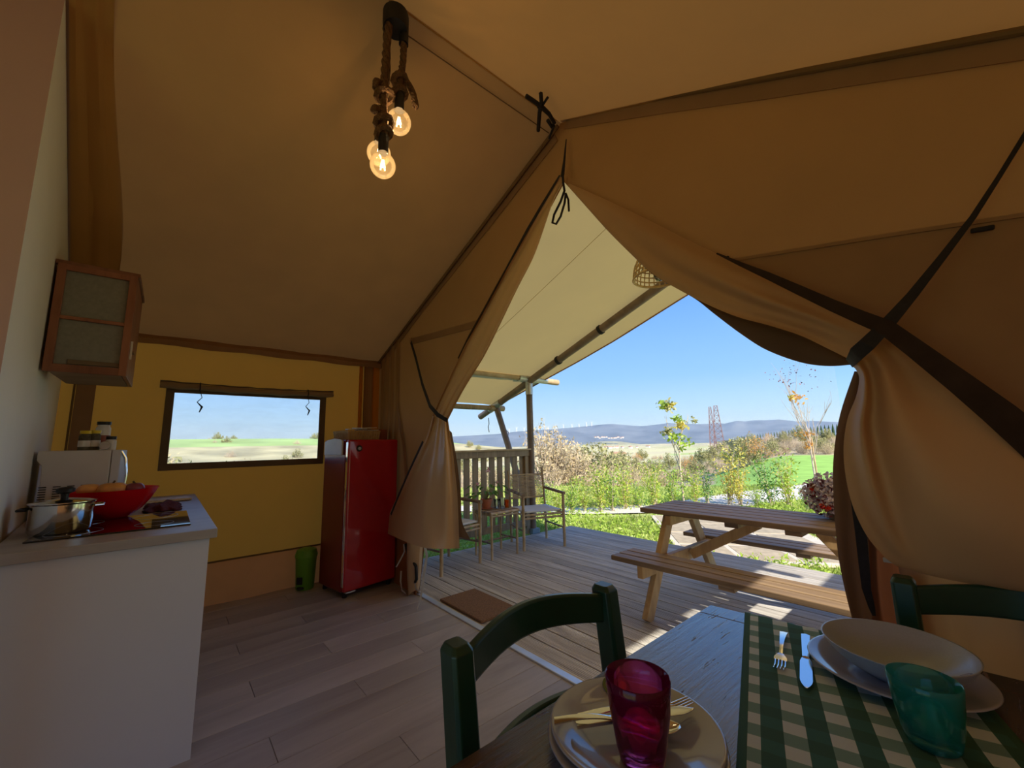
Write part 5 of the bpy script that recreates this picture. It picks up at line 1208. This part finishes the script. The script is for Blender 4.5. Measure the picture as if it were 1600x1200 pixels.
for i, r in enumerate(rads):
    for a in angs:
        x, y = r * math.cos(a), r * math.sin(a); vs.append((x, y, gz(x, y))); vc.append((*cover(x, y), 1))
na = len(angs)
for i in range(len(rads) - 1):
    for j in range(na):
        q = (j + 1) % na; fs.append((i * na + j, (i + 1) * na + j, (i + 1) * na + q, i * na + q))
me = bpy.data.meshes.new('ground'); me.from_pydata(vs, [], fs)
ca = me.color_attributes.new('cover', 'FLOAT_COLOR', 'POINT'); ca.data.foreach_set('color', np.array(vc, dtype=np.float32).ravel())
me.materials.append(M['ground']); me.shade_smooth(); go = bpy.data.objects.new('ground', me); COL.objects.link(go); go['kind'] = 'structure'
# gravel path
rows = []
for i in range(61):
    p = interp_pts(PATH, i / 60); q = interp_pts(PATH, min(1, i / 60 + .01)) if i < 60 else None
    wd = lerp(.36, .85, sst(22, 40, i))
    if q: d = Vector((q[0] - p[0], q[1] - p[1], 0)).normalized(); nn = Vector((-d.y, d.x, 0))
    rows.append([Vector((p[0], p[1], 0)) + nn * o + Vector((0, 0, gz(p[0], p[1]) + .03)) for o in (-wd + .1 * pnoise(Vector((i, 0, 0))), -.2, .2, wd + .1 * pnoise(Vector((i, 5, 0))))])
gp = MB().grid(rows).build('gravel_path', 'gravel', smooth=True); gp['kind'] = 'structure'
# paving of the patio, slab by slab
pv = struct('patio')
ux, uy = Vector((.78, .62, 0)).normalized(), Vector((-.62, .78, 0)).normalized()
p00 = Vector((-2.55, 5.05, -.235))
MB().poly([p00 - ux * .06 - uy * .06, p00 + ux * 2.05 - uy * .06, p00 + ux * 2.05 + uy * 3.1, p00 - ux * .06 + uy * 3.1], (0, 0, 1), .030).build('mortar_bed', 'grout', pv)
ps = MB().box((0, 0, 0), (.575, .72, .03)).build('paving_stone', 'paver', pv, world=False, bevel=.006, seg=1); fst = True
for i in range(3):
    for j in range(4):
        l_ = p00 + ux * (.3 + i * .63) + uy * (.38 + j * .77) + Vector((0, 0, .018 + .003 * ((i * 3 + j) % 3)))
        rz_ = math.atan2(ux.y, ux.x)
        if fst: ps.location = l_; ps.rotation_euler = (0, 0, rz_); fst = False
        else: piece(ps, l_, pv, rz_)

# grass blades (nobody could count them)
rg = np.random.RandomState(4)
def in_paving(x, y):
    q = Vector((x, y, 0)) - Vector((p00.x, p00.y, 0)); a, b_ = q.dot(ux), q.dot(uy); return -.05 < a < 2.0 and -.05 < b_ < 3.05
V, Fc = [], []; cnt = 0
while cnt < 62000:
    a = math.radians(rg.uniform(98, 152)); r_ = 5.0 * (3.2 ** rg.uniform(0, 1)); x, y = r_ * math.cos(a), r_ * math.sin(a)
    if (DX0 - .05 < x < 1.7 and y < YE + .06) or in_paving(x, y) or seg_d((x, y), PATH) < .72: continue
    if x > -4.3 and y < YE: continue
    h = rg.uniform(.025, .08) * (1 + (r_ - 5) * .06) ; t = rg.uniform(0, 6.28); w = .006 + r_ * .0011; z = gz(x, y) - .01
    dx, dy = math.cos(t) * w, math.sin(t) * w; lx, ly = rg.normal(0, .035, 2)
    k = len(V); V += [(x - dx, y - dy, z), (x + dx, y + dy, z), (x + lx, y + ly, z + h)]; Fc.append((k, k + 1, k + 2)); cnt += 1
me = bpy.data.meshes.new('grass'); me.from_pydata(V, [], Fc); me.materials.append(M['grass']); g_ = bpy.data.objects.new('grass', me); COL.objects.link(g_)
tag(g_, 'short green grass round the deck, patio and gravel path', 'grass', kind='stuff')

# broad-leaved weeds in the grass
def weed_spot():
    while True:
        a = math.radians(R.uniform(100, 150)); r_ = 5.2 + 5.5 * R.random(); x, y = r_ * math.cos(a), r_ * math.sin(a)
        if (x > DX0 - .1 and y < YE + .08) or in_paving(x, y) or pnoise(Vector((x * .9, y * .9, 8))) < -.05 or seg_d((x, y), PATH) < .5: continue
        return Vector((x, y, gz(x, y) + R.uniform(.03, .16)))
wd_ = MB().leaves(5200, weed_spot, .07, R, .4).build('weeds', 'leaf_laurel'); tag(wd_, 'low leafy weeds growing through the grass beside the deck', 'weeds', kind='stuff')
# ------------------------------------------------------------------ plants
def gp3(x, y): return Vector((x, y, gz(x, y)))
def px_ground(px, py, z=-.25):
    for _ in range(6): p = atz(px, py, z); z = gz(p.x, p.y)
    return Vector((p.x, p.y, gz(p.x, p.y)))
def laurel(label, h, w, m, seed, n=520, m2=None):
    rr = random.Random(seed); t = thing('laurel_shrub', label, 'shrub', (0, 0, 0), 0, 'young hedge shrubs along the gravel path')
    st_ = MB(); tips = []
    for k in range(9):
        a = rr.uniform(0, 2 * PI); o = w * rr.uniform(.1, .5); hh = h * rr.uniform(.55, 1); b0 = (rr.uniform(-.05, .05), rr.uniform(-.05, .05), 0); b2 = (math.cos(a) * o, math.sin(a) * o, hh)
        b1 = (b2[0] * .35, b2[1] * .35, hh * .45); st_.tube([b0, b1, b2], [.009, .006, .003], 4, cap=False); tips.append((b1, b2))
    st_.build('stem', 'twig', t, world=False)
    def f():
        b1, b2 = rr.choice(tips); s = rr.uniform(-.5, 1.03); p = Vector(b1).lerp(Vector(b2), max(s, -.4)); g = .045 + .03 * h
        return p + Vector((rr.gauss(0, g), rr.gauss(0, g), rr.gauss(0, g)))
    MB().leaves(n, f, .075, rr, .42).build('foliage', m, t, world=False, kind='stuff')
    if m2: MB().leaves(n // 3, f, .07, rr, .42).build('tinted_foliage', m2, t, world=False, kind='stuff')
    return t
protos = [laurel('shrub', 1.25, .7, 'leaf_laurel', 1, 560, 'leaf_yellow'), laurel('shrub', 1.1, .8, 'leaf_laurel', 2, 520, 'leaf_dark'), laurel('shrub', 1.35, .75, 'leaf_yellow', 3, 420, 'leaf_laurel'), laurel('shrub', 1.2, .7, 'leaf_dark', 4, 480, 'leaf_laurel')]
spots = [(872, 806, 0, .7, 'bushy yellow-green laurel shrub right behind the bamboo armchair'), (893, 803, 1, 1.0, 'laurel shrub second from the bamboo armchair'), (914, 800, 0, .85, 'low laurel shrub third from the bamboo armchair'),
         (939, 802, 0, 1.15, 'tall laurel shrub above the left end of the white path'), (958, 800, 1, 1.2, 'broad laurel shrub just left of the picnic table corner'), (978, 797, 0, 1.15, 'laurel shrub directly above the picnic table corner'),
         (1000, 795, 1, .9, 'short laurel shrub left of the slim young tree'), (1024, 793, 0, 1.15, 'upright laurel shrub two left of the slim young tree'), (1050, 791, 1, 1.2, 'laurel shrub against the trunk of the slim young tree'),
         (1088, 790, 0, .95, 'laurel shrub just right of the slim young tree'), (1106, 789, 3, 1.0, 'dark laurel shrub between slim tree and yellow shrub'), (1140, 790, 2, 1.45, 'tall shrub with yellowing leaves beneath the pylons'), (1157, 791, 2, 1.15, 'yellow-leaved shrub at the edge of the green meadow'),
         (1206, 793, 3, 1.30, 'dark green shrub standing before the meadow and path'), (1232, 792, 0, 1.3, 'light green shrub left of the bare autumn tree'), (1186, 796, 1, .7, 'small shrub at the edge of the white path'), (1262, 800, 3, .6, 'low dark shrub beside the flowering pot'),
         (850, 806, 1, .95, 'laurel shrub behind the seat of the bamboo armchair'), (835, 808, 2, .85, 'yellowish shrub seen past the veranda post')]
used = set()
for px, py, k, s, lab in spots:
    p = px_ground(px, py); o = protos[k]; s *= .74
    if k not in used: o.location = p; o.scale = (s,) * 3; o['label'] = lab; used.add(k)
    else: dup(o, p, R.uniform(0, 6), lab, scale=s)

def young_tree(name, label, base, H, seed, m_bark, clusters, bare=14, trunk_r=.022, fork=.55):
    rr = random.Random(seed); t = thing(name, label, 'tree', tuple(base)); mb = MB(); ends = []
    tr_pts = [base + Vector((.007 * math.sin(i * 1.3), .007 * math.cos(i), H * fork * i / 6)) for i in range(7)]
    mb.tube(tr_pts, [trunk_r * (1 - .06 * i) for i in range(7)], 8)
    def br(p, d, L, r_, lv):
        q = p + d * L; m_ = p + d * L * .5 + Vector((rr.gauss(0, .03), rr.gauss(0, .03), 0)) * L
        mb.tube([p, m_, q], [r_, r_ * .75, r_ * .5], 5, cap=False); ends.append(q); ends.append(m_)
        if lv:
            for _ in range(rr.choice((2, 3))):
                nd = (d + Vector((rr.gauss(0, .30), rr.gauss(0, .30), rr.uniform(.1, .4)))).normalized(); br(m_ if rr.random() < .5 else q, nd, L * rr.uniform(.5, .8), r_ * .6, lv - 1)
    for k in range(bare // 3):
        a = rr.uniform(0, 6.28); br(tr_pts[3 + k % 4], Vector((math.cos(a) * .34, math.sin(a) * .34, 1)).normalized(), H * (1 - fork) * rr.uniform(.30, .50), trunk_r * .5, 2)
    mb.build('trunk', m_bark, t, smooth=True)
    for (dpx, dz, rad, n, m_, sz) in clusters:
        c = base + RV * dpx + Vector((0, 0, dz)); c.z = base.z + dz
        MB().leaves(n, (lambda c=c, rad=rad: c + Vector((rr.gauss(0, rad), rr.gauss(0, rad), rr.gauss(0, rad * .8)))), sz, rr, .6).build('foliage', m_, t, kind='stuff')
    return t
b1 = px_ground(1068, 786)
young_tree('young_tree', 'slim young tree with pale trunk and green leaf tufts behind the picnic table', b1, 2.55, 11, 'bark', [(-.30, 2.40, .05, 40, 'leaf_laurel', .12), (-.20, 2.36, .08, 60, 'leaf_olive', .11), (-.08, 2.42, .05, 30, 'leaf_yellow', .10), (.03, 2.05, .06, 50, 'leaf_laurel', .11), (.08, 1.88, .07, 60, 'leaf_yellow', .11), (-.26, 1.74, .06, 50, 'leaf_olive', .11), (-.12, 1.60, .10, 60, 'leaf_laurel', .11), (.12, 1.45, .10, 60, 'leaf_laurel', .11), (.42, 2.0, .05, 22, 'leaf_olive', .08)], 12, .026, .56)
b2 = px_ground(1276, 768)
young_tree('autumn_tree', 'nearly bare young tree with a few orange leaves at the meadow edge', b2, 3.9, 23, 'bark_red', [(-.20, 2.65, .10, 36, 'leaf_orange', .12), (-.36, 2.70, .05, 24, 'leaf_yellow', .10), (-.1, 1.6, .10, 36, 'leaf_orange', .12), (-.05, 1.3, .07, 20, 'leaf_orange', .12), (-.36, 3.4, .24, 26, 'leaf_pink', .06), (.1, 3.2, .28, 22, 'leaf_pink', .06), (-.5, 3.2, .16, 16, 'leaf_pink', .06)], 24, .026, .42)
MB().tube([b2 + RV * .08, b2 + RV * .05 + Vector((0, 0, 1.5))], .022, 8).build('support_stake', 'pole_light', None, smooth=True)
tag(bpy.data.objects['support_stake'], 'wooden stake holding up the bare autumn tree', 'stake')

# scrub and bushes beyond the path
def scrub(label, cat, name, m, seed, n, h, w, twigs=60, size=.16, grp='scrub bushes on the slope', asp=.35):
    rr = random.Random(seed); t = thing(name, label, cat, (0, 0, 0), 0, grp); mb = MB(); tips = []
    for k in range(twigs):
        a = rr.uniform(0, 6.28); o = w * .5 * rr.random() ** .6; hh = h * math.sqrt(max(.05, 1 - (o / (w * .52)) ** 2)) * rr.uniform(.7, 1.05)
        p2 = Vector((math.cos(a) * o, math.sin(a) * o, hh)); p0 = Vector((p2.x * .25, p2.y * .25, 0)); p1 = p0.lerp(p2, .5) + Vector((rr.gauss(0, .1), rr.gauss(0, .1), .1)) * w * .3
        mb.tube([p0, p1, p2], [.018, .011, .004], 3, cap=False); tips.append((p1, p2))
    mb.build('twigs', 'twig', t, world=False, kind='stuff')
    def f():
        p1, p2 = rr.choice(tips); p = p1.lerp(p2, rr.uniform(-.1, 1.05)); return p + Vector((rr.gauss(0, .1), rr.gauss(0, .1), rr.gauss(0, .1))) * w * .35
    if n: MB().leaves(n, f, size, rr, asp).build('foliage', m, t, world=False, kind='stuff')
    return t
S = {'twiggy': scrub('leafless grey-brown scrub bush on the slope beyond the path', 'bush', 'scrub_bush', 'leaf_tan', 31, 260, 1.6, 2.6, 130, .12),
     'tan': scrub('dry tan willow bush on the slope beyond the path', 'bush', 'willow_bush', 'leaf_tan', 32, 900, 2.4, 2.6, 90, .14),
     'olive': scrub('rounded olive-green bush on the slope beyond the path', 'bush', 'round_bush', 'leaf_olive', 33, 1300, 2.6, 3.2, 60, .20, asp=.6),
     'orange': scrub('russet autumn bush on the slope beyond the path', 'bush', 'russet_bush', 'leaf_orange', 34, 700, 2.2, 2.2, 60, .14),
     'green': scrub('bright green thicket bush on the slope beyond the path', 'bush', 'thicket_bush', 'leaf_laurel', 35, 900, 1.6, 2.4, 50, .15)}
used = set()
def put(kind, x, y, s):
    p = gp3(x, y) - Vector((0, 0, .08)); o = S[kind]
    if kind not in used: o.location = p; o.scale = (s,) * 3; used.add(kind)
    else: dup(o, p, R.uniform(0, 6), scale=(s * R.uniform(.85, 1.15), s * R.uniform(.85, 1.15), s * R.uniform(.8, 1.15)))
rs = random.Random(12)
# by direction (degrees) and distance; heights kept below the skyline on the left, rising on the right
for a in np.arange(103, 165, 1.15):
    for d0, d1, kinds, s0 in ((15.5, 19, ('twiggy', 'twiggy', 'tan', 'green'), .40), (20, 26, ('twiggy', 'twiggy', 'twiggy', 'orange', 'tan'), .50), (28, 40, ('twiggy', 'olive', 'orange', 'twiggy', 'tan'), .80), (44, 70, ('olive', 'twiggy', 'orange', 'olive'), 1.15), (75, 120, ('olive', 'twiggy', 'orange', 'olive'), 1.5)):
        if a < 121 and d0 < 74: continue
        if a < 112 and d0 < 40 and rs.random() < .15: continue
        if d0 < 27 and rs.random() < .25: continue
        aa = math.radians(a + rs.uniform(-.6, .6)); d = rs.uniform(d0, d1) + (4 if a < 121 and d0 < 30 else 0); sc_ = s0 * rs.uniform(.8, 1.2) * (.8 if a > 135 and d0 > 27 else 1)
        put(rs.choice(kinds), d * math.cos(aa), d * math.sin(aa), sc_)
for a in np.arange(166, 188, 2.2):
    for d in (14, 24, 40):
        aa = math.radians(a + rs.uniform(-1, 1)); put(rs.choice(('twiggy', 'olive', 'tan')), d * math.cos(aa), d * math.sin(aa), rs.uniform(.5, .8) * (1 if d < 30 else 1.4))
for a in np.arange(100.5, 122, .8):
    for d0, d1, s0 in ((33, 36, .40), (37, 42, .46), (44, 50, .50), (52, 60, .54)):
        aa = math.radians(a + rs.uniform(-.5, .5)); d = rs.uniform(d0, d1); put(rs.choice(('twiggy', 'twiggy', 'twiggy', 'tan', 'olive')), d * math.cos(aa), d * math.sin(aa), s0 * rs.uniform(.75, 1.2))
for k in range(70):
    aa = math.radians(rs.uniform(117, 166)); d = rs.uniform(125, 420); put(rs.choice(('olive', 'olive', 'orange', 'twiggy')), d * math.cos(aa), d * math.sin(aa), rs.uniform(1.6, 2.6))
for px, py, kind, s in ((868, 735, 'tan', 1.15), (850, 730, 'tan', 1.2), (893, 742, 'tan', 1.0), (866, 722, 'olive', 1.35), (925, 716, 'olive', 1.5), (905, 722, 'olive', 1.1), (1166, 722, 'orange', .95), (1150, 724, 'olive', .8)):
    d = RV * ((px - 800) / F) + FV; d.z = 0; d.normalize(); dist = 17 if kind == 'tan' else 30
    put(kind, d.x * dist, d.y * dist, s)

# cypress row on the right skyline
cyp = thing('cypress', 'slender dark cypress in the long row along the skyline', 'tree', (0, 0, 0), 0, 'cypresses in the row on the skyline')
MB().lathe([(.06, 0), (.3, .5), (.42, 1.4), (.36, 2.6), (.18, 3.8), (.02, 4.6)], 9, (0, 0, .3), lambda a, z: 1 + .12 * math.sin(a * 3 + z * 4)).build('foliage', 'cypress', cyp, world=False)
MB().tube([(0, 0, -.5), (0, 0, .4)], .08, 6).build('trunk', 'twig', cyp, world=False)
for k in range(34):
    t = k / 33; px = lerp(1316, 1150, t ** .8); dist = lerp(150, 620, t ** 1.25); d = RV * ((px - 800) / F) + FV; d.z = 0; d.normalize()
    x, y = d.x * dist, d.y * dist; top = lerp(658, 681, t ** .75)
    zt = at(px, top, 1, y).z; s = lerp(1.0, 1.3, (k * 7 % 5) / 5); loc = (x, y, zt - 4.9 * s + rs.uniform(-.4, .2))
    if k == 0: cyp.location = loc; cyp.scale = (s,) * 3
    else: dup(cyp, loc, rs.uniform(0, 6), scale=(s, s, s))
# low ridge under the cypress row
rows = []
for k in range(41):
    t = k / 40; px = lerp(1345, 1120, t ** .8); dist = lerp(145, 640, t ** 1.25); d = RV * ((px - 800) / F) + FV; d.z = 0; d.normalize()
    top = lerp(677, 688.5, t ** .7); x, y = d.x * dist, d.y * dist; zt = at(px, top, 1, y).z
    rows.append([Vector((x, y, zt)) - d * 14 + Vector((0, 0, -5 - 6 * t)), Vector((x, y, zt)) - d * 4 + Vector((0, 0, -.8)), Vector((x, y, zt)) + d * 2, Vector((x, y, zt)) + d * 14 + Vector((0, 0, -4 - 6 * t))])
M['bank'] = mat('scrubby_bank', (.34, .28, .14), .95, var=.35, vscale=.6)
o = MB().grid(rows).build('hill_bank', 'bank', smooth=True); o['kind'] = 'structure'

# lattice pylons
def pylon(px, ptop, dist, w, label):
    d = RV * ((px - 800) / F) + FV; d.z = 0; d.normalize(); x, y = d.x * dist, d.y * dist; z1 = at(px, ptop, 1, y).z; z0 = gz(x, y) - .5; t = thing('lattice_pylon', label, 'pylon', (x, y, z0), .3)
    H = z1 - z0; n = 9; mb = MB(); cr_ = MB()
    def c(i, s): wi = lerp(w, w * .28, (i / n) ** .8) / 2; return Vector((s[0] * wi, s[1] * wi, H * i / n))
    Q = [(-1, -1), (1, -1), (1, 1), (-1, 1)]
    for s in Q: MB().tube([c(0, s), c(n, s)], .13, 4).build('leg', 'rust', t, world=False)
    for i in range(n):
        for a, b_ in zip(Q, Q[1:] + Q[:1]): cr_.tube([c(i, a), c(i + 1, b_)], .06, 3); cr_.tube([c(i + 1, a), c(i, b_)], .06, 3); cr_.tube([c(i + 1, a), c(i + 1, b_)], .06, 3)
    cr_.build('lattice', 'rust', t, world=False, kind='stuff'); return t
pylon(1105.5, 636, 230, 3.4, 'rust-coloured lattice pylon, the shorter and left one of the pair')
pylon(1114.5, 634, 220, 5.0, 'rust-coloured lattice pylon, the taller and right one of the pair')

# mountains
RIDGE = [(560, 688), (640, 686), (707, 682), (745, 680), (779, 678), (810, 674), (835, 672.5), (865, 670.5), (895, 668), (925, 665), (945, 663), (957, 662.3), (975, 664), (1003, 666), (1025, 663.5), (1044, 661), (1062, 662), (1080, 662.5), (1100, 662.5), (1120, 661), (1132, 662), (1151, 657.5), (1165, 658.5), (1177, 656.5), (1198, 656.5), (1217, 655.5), (1232, 657), (1248, 659), (1275, 658), (1300, 659), (1340, 660), (1400, 662)]
MD = 6500; rows = []
for k in range(161):
    px = lerp(560, 1400, k / 160)
    for (a, ya_), (b_, yb_) in zip(RIDGE, RIDGE[1:]):
        if a <= px <= b_: py = lerp(ya_, yb_, (px - a) / (b_ - a)); break
    d = RV * ((px - 800) / F) + UV * ((600 - py) / F) + FV; hd = Vector((d.x, d.y, 0)); ds = MD / hd.length; top = CAMP + d * ds; u = hd.normalized()
    r = []
    for s, fz in ((-1600, -.12), (-1300, .05), (-1000, .24), (-700, .48), (-420, .66), (-180, .88), (0, 1.0), (400, .7), (1200, .0)):
        bz = -30; z = bz + (top.z - bz) * fz * (1 + (.22 * pnoise(Vector((k * .16, s * .0016, 0))) if 0 < -s < 1500 else 0)); r.append(Vector((top.x, top.y, z)) + u * s)
    rows.append(r)
M['forest'] = mat('forested_mountain', (.13, .15, .18), .95, var=.35, vscale=.004, spec=.05)  # blue-grey in the forest colour carries some of the distant haze
o = MB().grid(rows).build('mountain_range', 'forest', smooth=True, angle=180); o['kind'] = 'structure'
def far_dir(px, py):
    return RV * ((px - 800) / F) + UV * ((600 - py) / F) + FV
# wind turbines on the crest
tb = thing('wind_turbine', 'white wind turbine on the crest of the distant blue mountains', 'turbine', (0, 0, 0), 0, 'wind turbines on the mountain crest')
MB().tube([(0, 0, -10), (0, 0, 62)], [5.5, 4], 6).build('tower', 'turbine', tb, world=False)
for k in range(3):
    a = k * 2 * PI / 3 + .5; MB().tube([(0, 0, 62), (30 * math.cos(a), 0, 62 + 30 * math.sin(a))], [2.2, .9], 4).build('blade', 'turbine', tb, world=False)
MB().box((0, 0, 62), (5, 9, 5)).build('nacelle', 'turbine', tb, world=False)
tbx = [(795.6, 677), (807, 676), (819, 675.5), (841.6, 673.5), (857, 672), (869, 671.5), (880.6, 670.5), (894, 669.5), (905, 668.5), (916.6, 667.5), (924.6, 666.5)]
for k, (px, py) in enumerate(tbx):
    d = far_dir(px, py); hd = math.hypot(d.x, d.y); p = CAMP + d * ((MD - 30) / hd); rzt = math.atan2(d.y, d.x) - PI / 2
    if k == 0: tb.location = p; tb.rotation_euler = (0, 0, rzt)
    else: dup(tb, p, rzt + .4 * ((k % 3) - 1), scale=(1, 1, lerp(.85, 1.15, (k * 3 % 4) / 3)))
# far hill town and farm buildings
hs = thing('house', 'tiny pale house with tiled roof down on the distant plain', 'house', (0, 0, 0), 0, 'distant houses on the plain')
MB().box((0, 0, 3), (12, 9, 6)).build('walls', 'plaster', hs, world=False)
MB().add([(-6.5, -5, 6), (6.5, -5, 6), (6.5, 5, 6), (-6.5, 5, 6), (-6.5, 0, 9), (6.5, 0, 9)], [(0, 1, 5, 4), (2, 3, 4, 5), (0, 4, 3), (1, 2, 5)]).build('roof', 'tile_roof', hs, world=False)
hl = [(930 + 3.6 * i + rs.uniform(-.3, .3), 684.5 + rs.uniform(-1, 1.2), 4300, 1.7) for i in range(13)] + [([838, 843, 848, 853, 858][i] , 685 + rs.uniform(-1, 1), 4300, 1.5) for i in range(5)] + [(px, 694 + rs.uniform(-2, 6), 1400 + rs.uniform(-300, 300), .9) for px in (946, 952, 958, 964, 972, 985, 995, 1012)] + [(963, 706, 420, .8), (971, 707, 420, .8)]
for k, (px, py, dist, s) in enumerate(hl):
    d = far_dir(px, py); hd = math.hypot(d.x, d.y); p = CAMP + d * (dist / hd)
    if dist < 3000: p.z = gz(p.x, p.y) + .0
    if k == 0: hs.location = p; hs.scale = (s,) * 3
    else: dup(hs, p, rs.uniform(0, 3), scale=s)
M['knoll'] = mat('town_knoll', (.30, .30, .16), .95, var=.2, vscale=.01)
d = far_dir(950, 686); hd = math.hypot(d.x, d.y); p = CAMP + d * (4450 / hd)
rows = [[Vector((p.x, p.y, -60 + 75 * math.exp(-((i - 10) / 5.5) ** 2) * math.exp(-((j - 4) / 2.5) ** 2))) + (Vector((RV.x, RV.y, 0)).normalized() * (i - 10) * 70) + (Vector((FV.x, FV.y, 0)).normalized() * (j - 4) * 60) for i in range(21)] for j in range(9)]
o = MB().grid(rows).build('town_hill', 'knoll', smooth=True); o['kind'] = 'structure'

# low green hill seen through the left window
d = far_dir(330, 690); hd = math.hypot(d.x, d.y); c = CAMP + d * (420 / hd); u = Vector((d.x, d.y, 0)).normalized(); sd = Vector((-u.y, u.x, 0)); rows = []
top0 = at(330, 688, 0, c.x).z
for k in range(61):
    s_ = (k - 30) * 7.5; py = 686 + .00011 * s_ ** 2 + 14 * max(0, abs(s_) - 170) / 55 ; top = at(330, py, 0, c.x).z + .6 * pnoise(Vector((k * .3, 0, 0)))
    rows.append([Vector((c.x, c.y, 0)) + sd * s_ + u * q + Vector((0, 0, z)) for q, z in ((-330, -14), (-220, -9.5), (-120, top * .6 - 3), (-50, top - 1.2), (0, top), (80, top - 6))])
M['hill_tan'] = mat('dry_hill_foot', (.44, .39, .22), .95, var=.35, vscale=.05)
o = MB().grid([r_[:3] for r_ in rows]).build('hill_foot', 'hill_tan', smooth=True); o['kind'] = 'structure'; rows = [[q_ for q_ in r_[2:]] for r_ in rows]
M['hill_green'] = mat('green_hillside', (.36, .48, .16), .95, var=.3, vscale=.02)
o = MB().grid(rows).build('hill', 'hill_green', smooth=True); o['kind'] = 'structure'
for k in range(60):
    q = rs.uniform(-215, -20); s_ = rs.uniform(-170, 170); hzv = np.interp(q, [-330, -220, -120, -50, 0], [-14, -9.5, top0 * .6 - 3, top0 - 1.2, top0]); pos = Vector((c.x, c.y, 0)) + sd * s_ + u * q
    dup(S[rs.choice(('olive', 'tan', 'olive', 'twiggy'))], (pos.x, pos.y, hzv - .6), rs.uniform(0, 6), scale=rs.uniform(1.6, 2.8))
# haze hanging over the distant plain and mountains
hv = bpy.data.materials.new('haze'); hv.use_nodes = True; n_, l_ = hv.node_tree.nodes, hv.node_tree.links; n_.clear()
oo = n_.new('ShaderNodeOutputMaterial'); vsn = n_.new('ShaderNodeVolumeScatter'); vsn.inputs['Color'].default_value = (.42, .64, 1, 1); vsn.inputs['Density'].default_value = 1.35e-4; vsn.inputs['Anisotropy'].default_value = .1
l_.new(vsn.outputs[0], oo.inputs['Volume'])
a0, a1 = math.radians(100), math.radians(186); vs = []
for zz_ in (-90, 420):
    for rr_ in (900, 9500):
        for k in range(13): a = lerp(a0, a1, k / 12); vs.append((rr_ * math.cos(a), rr_ * math.sin(a), zz_))
N = 13; fs = []
for k in range(12):
    fs += [(k, k + 1, N + k + 1, N + k), (2 * N + k, 3 * N + k, 3 * N + k + 1, 2 * N + k + 1), (k, 2 * N + k, 2 * N + k + 1, k + 1), (N + k, N + k + 1, 3 * N + k + 1, 3 * N + k)]
fs += [(0, N, 3 * N, 2 * N), (N - 1, 3 * N - 1, 4 * N - 1, 2 * N - 1)]
hz = MB().add(vs, fs).build('haze', hv); tag(hz, 'pale blue haze lying over the distant plain and mountains', 'haze', kind='stuff')
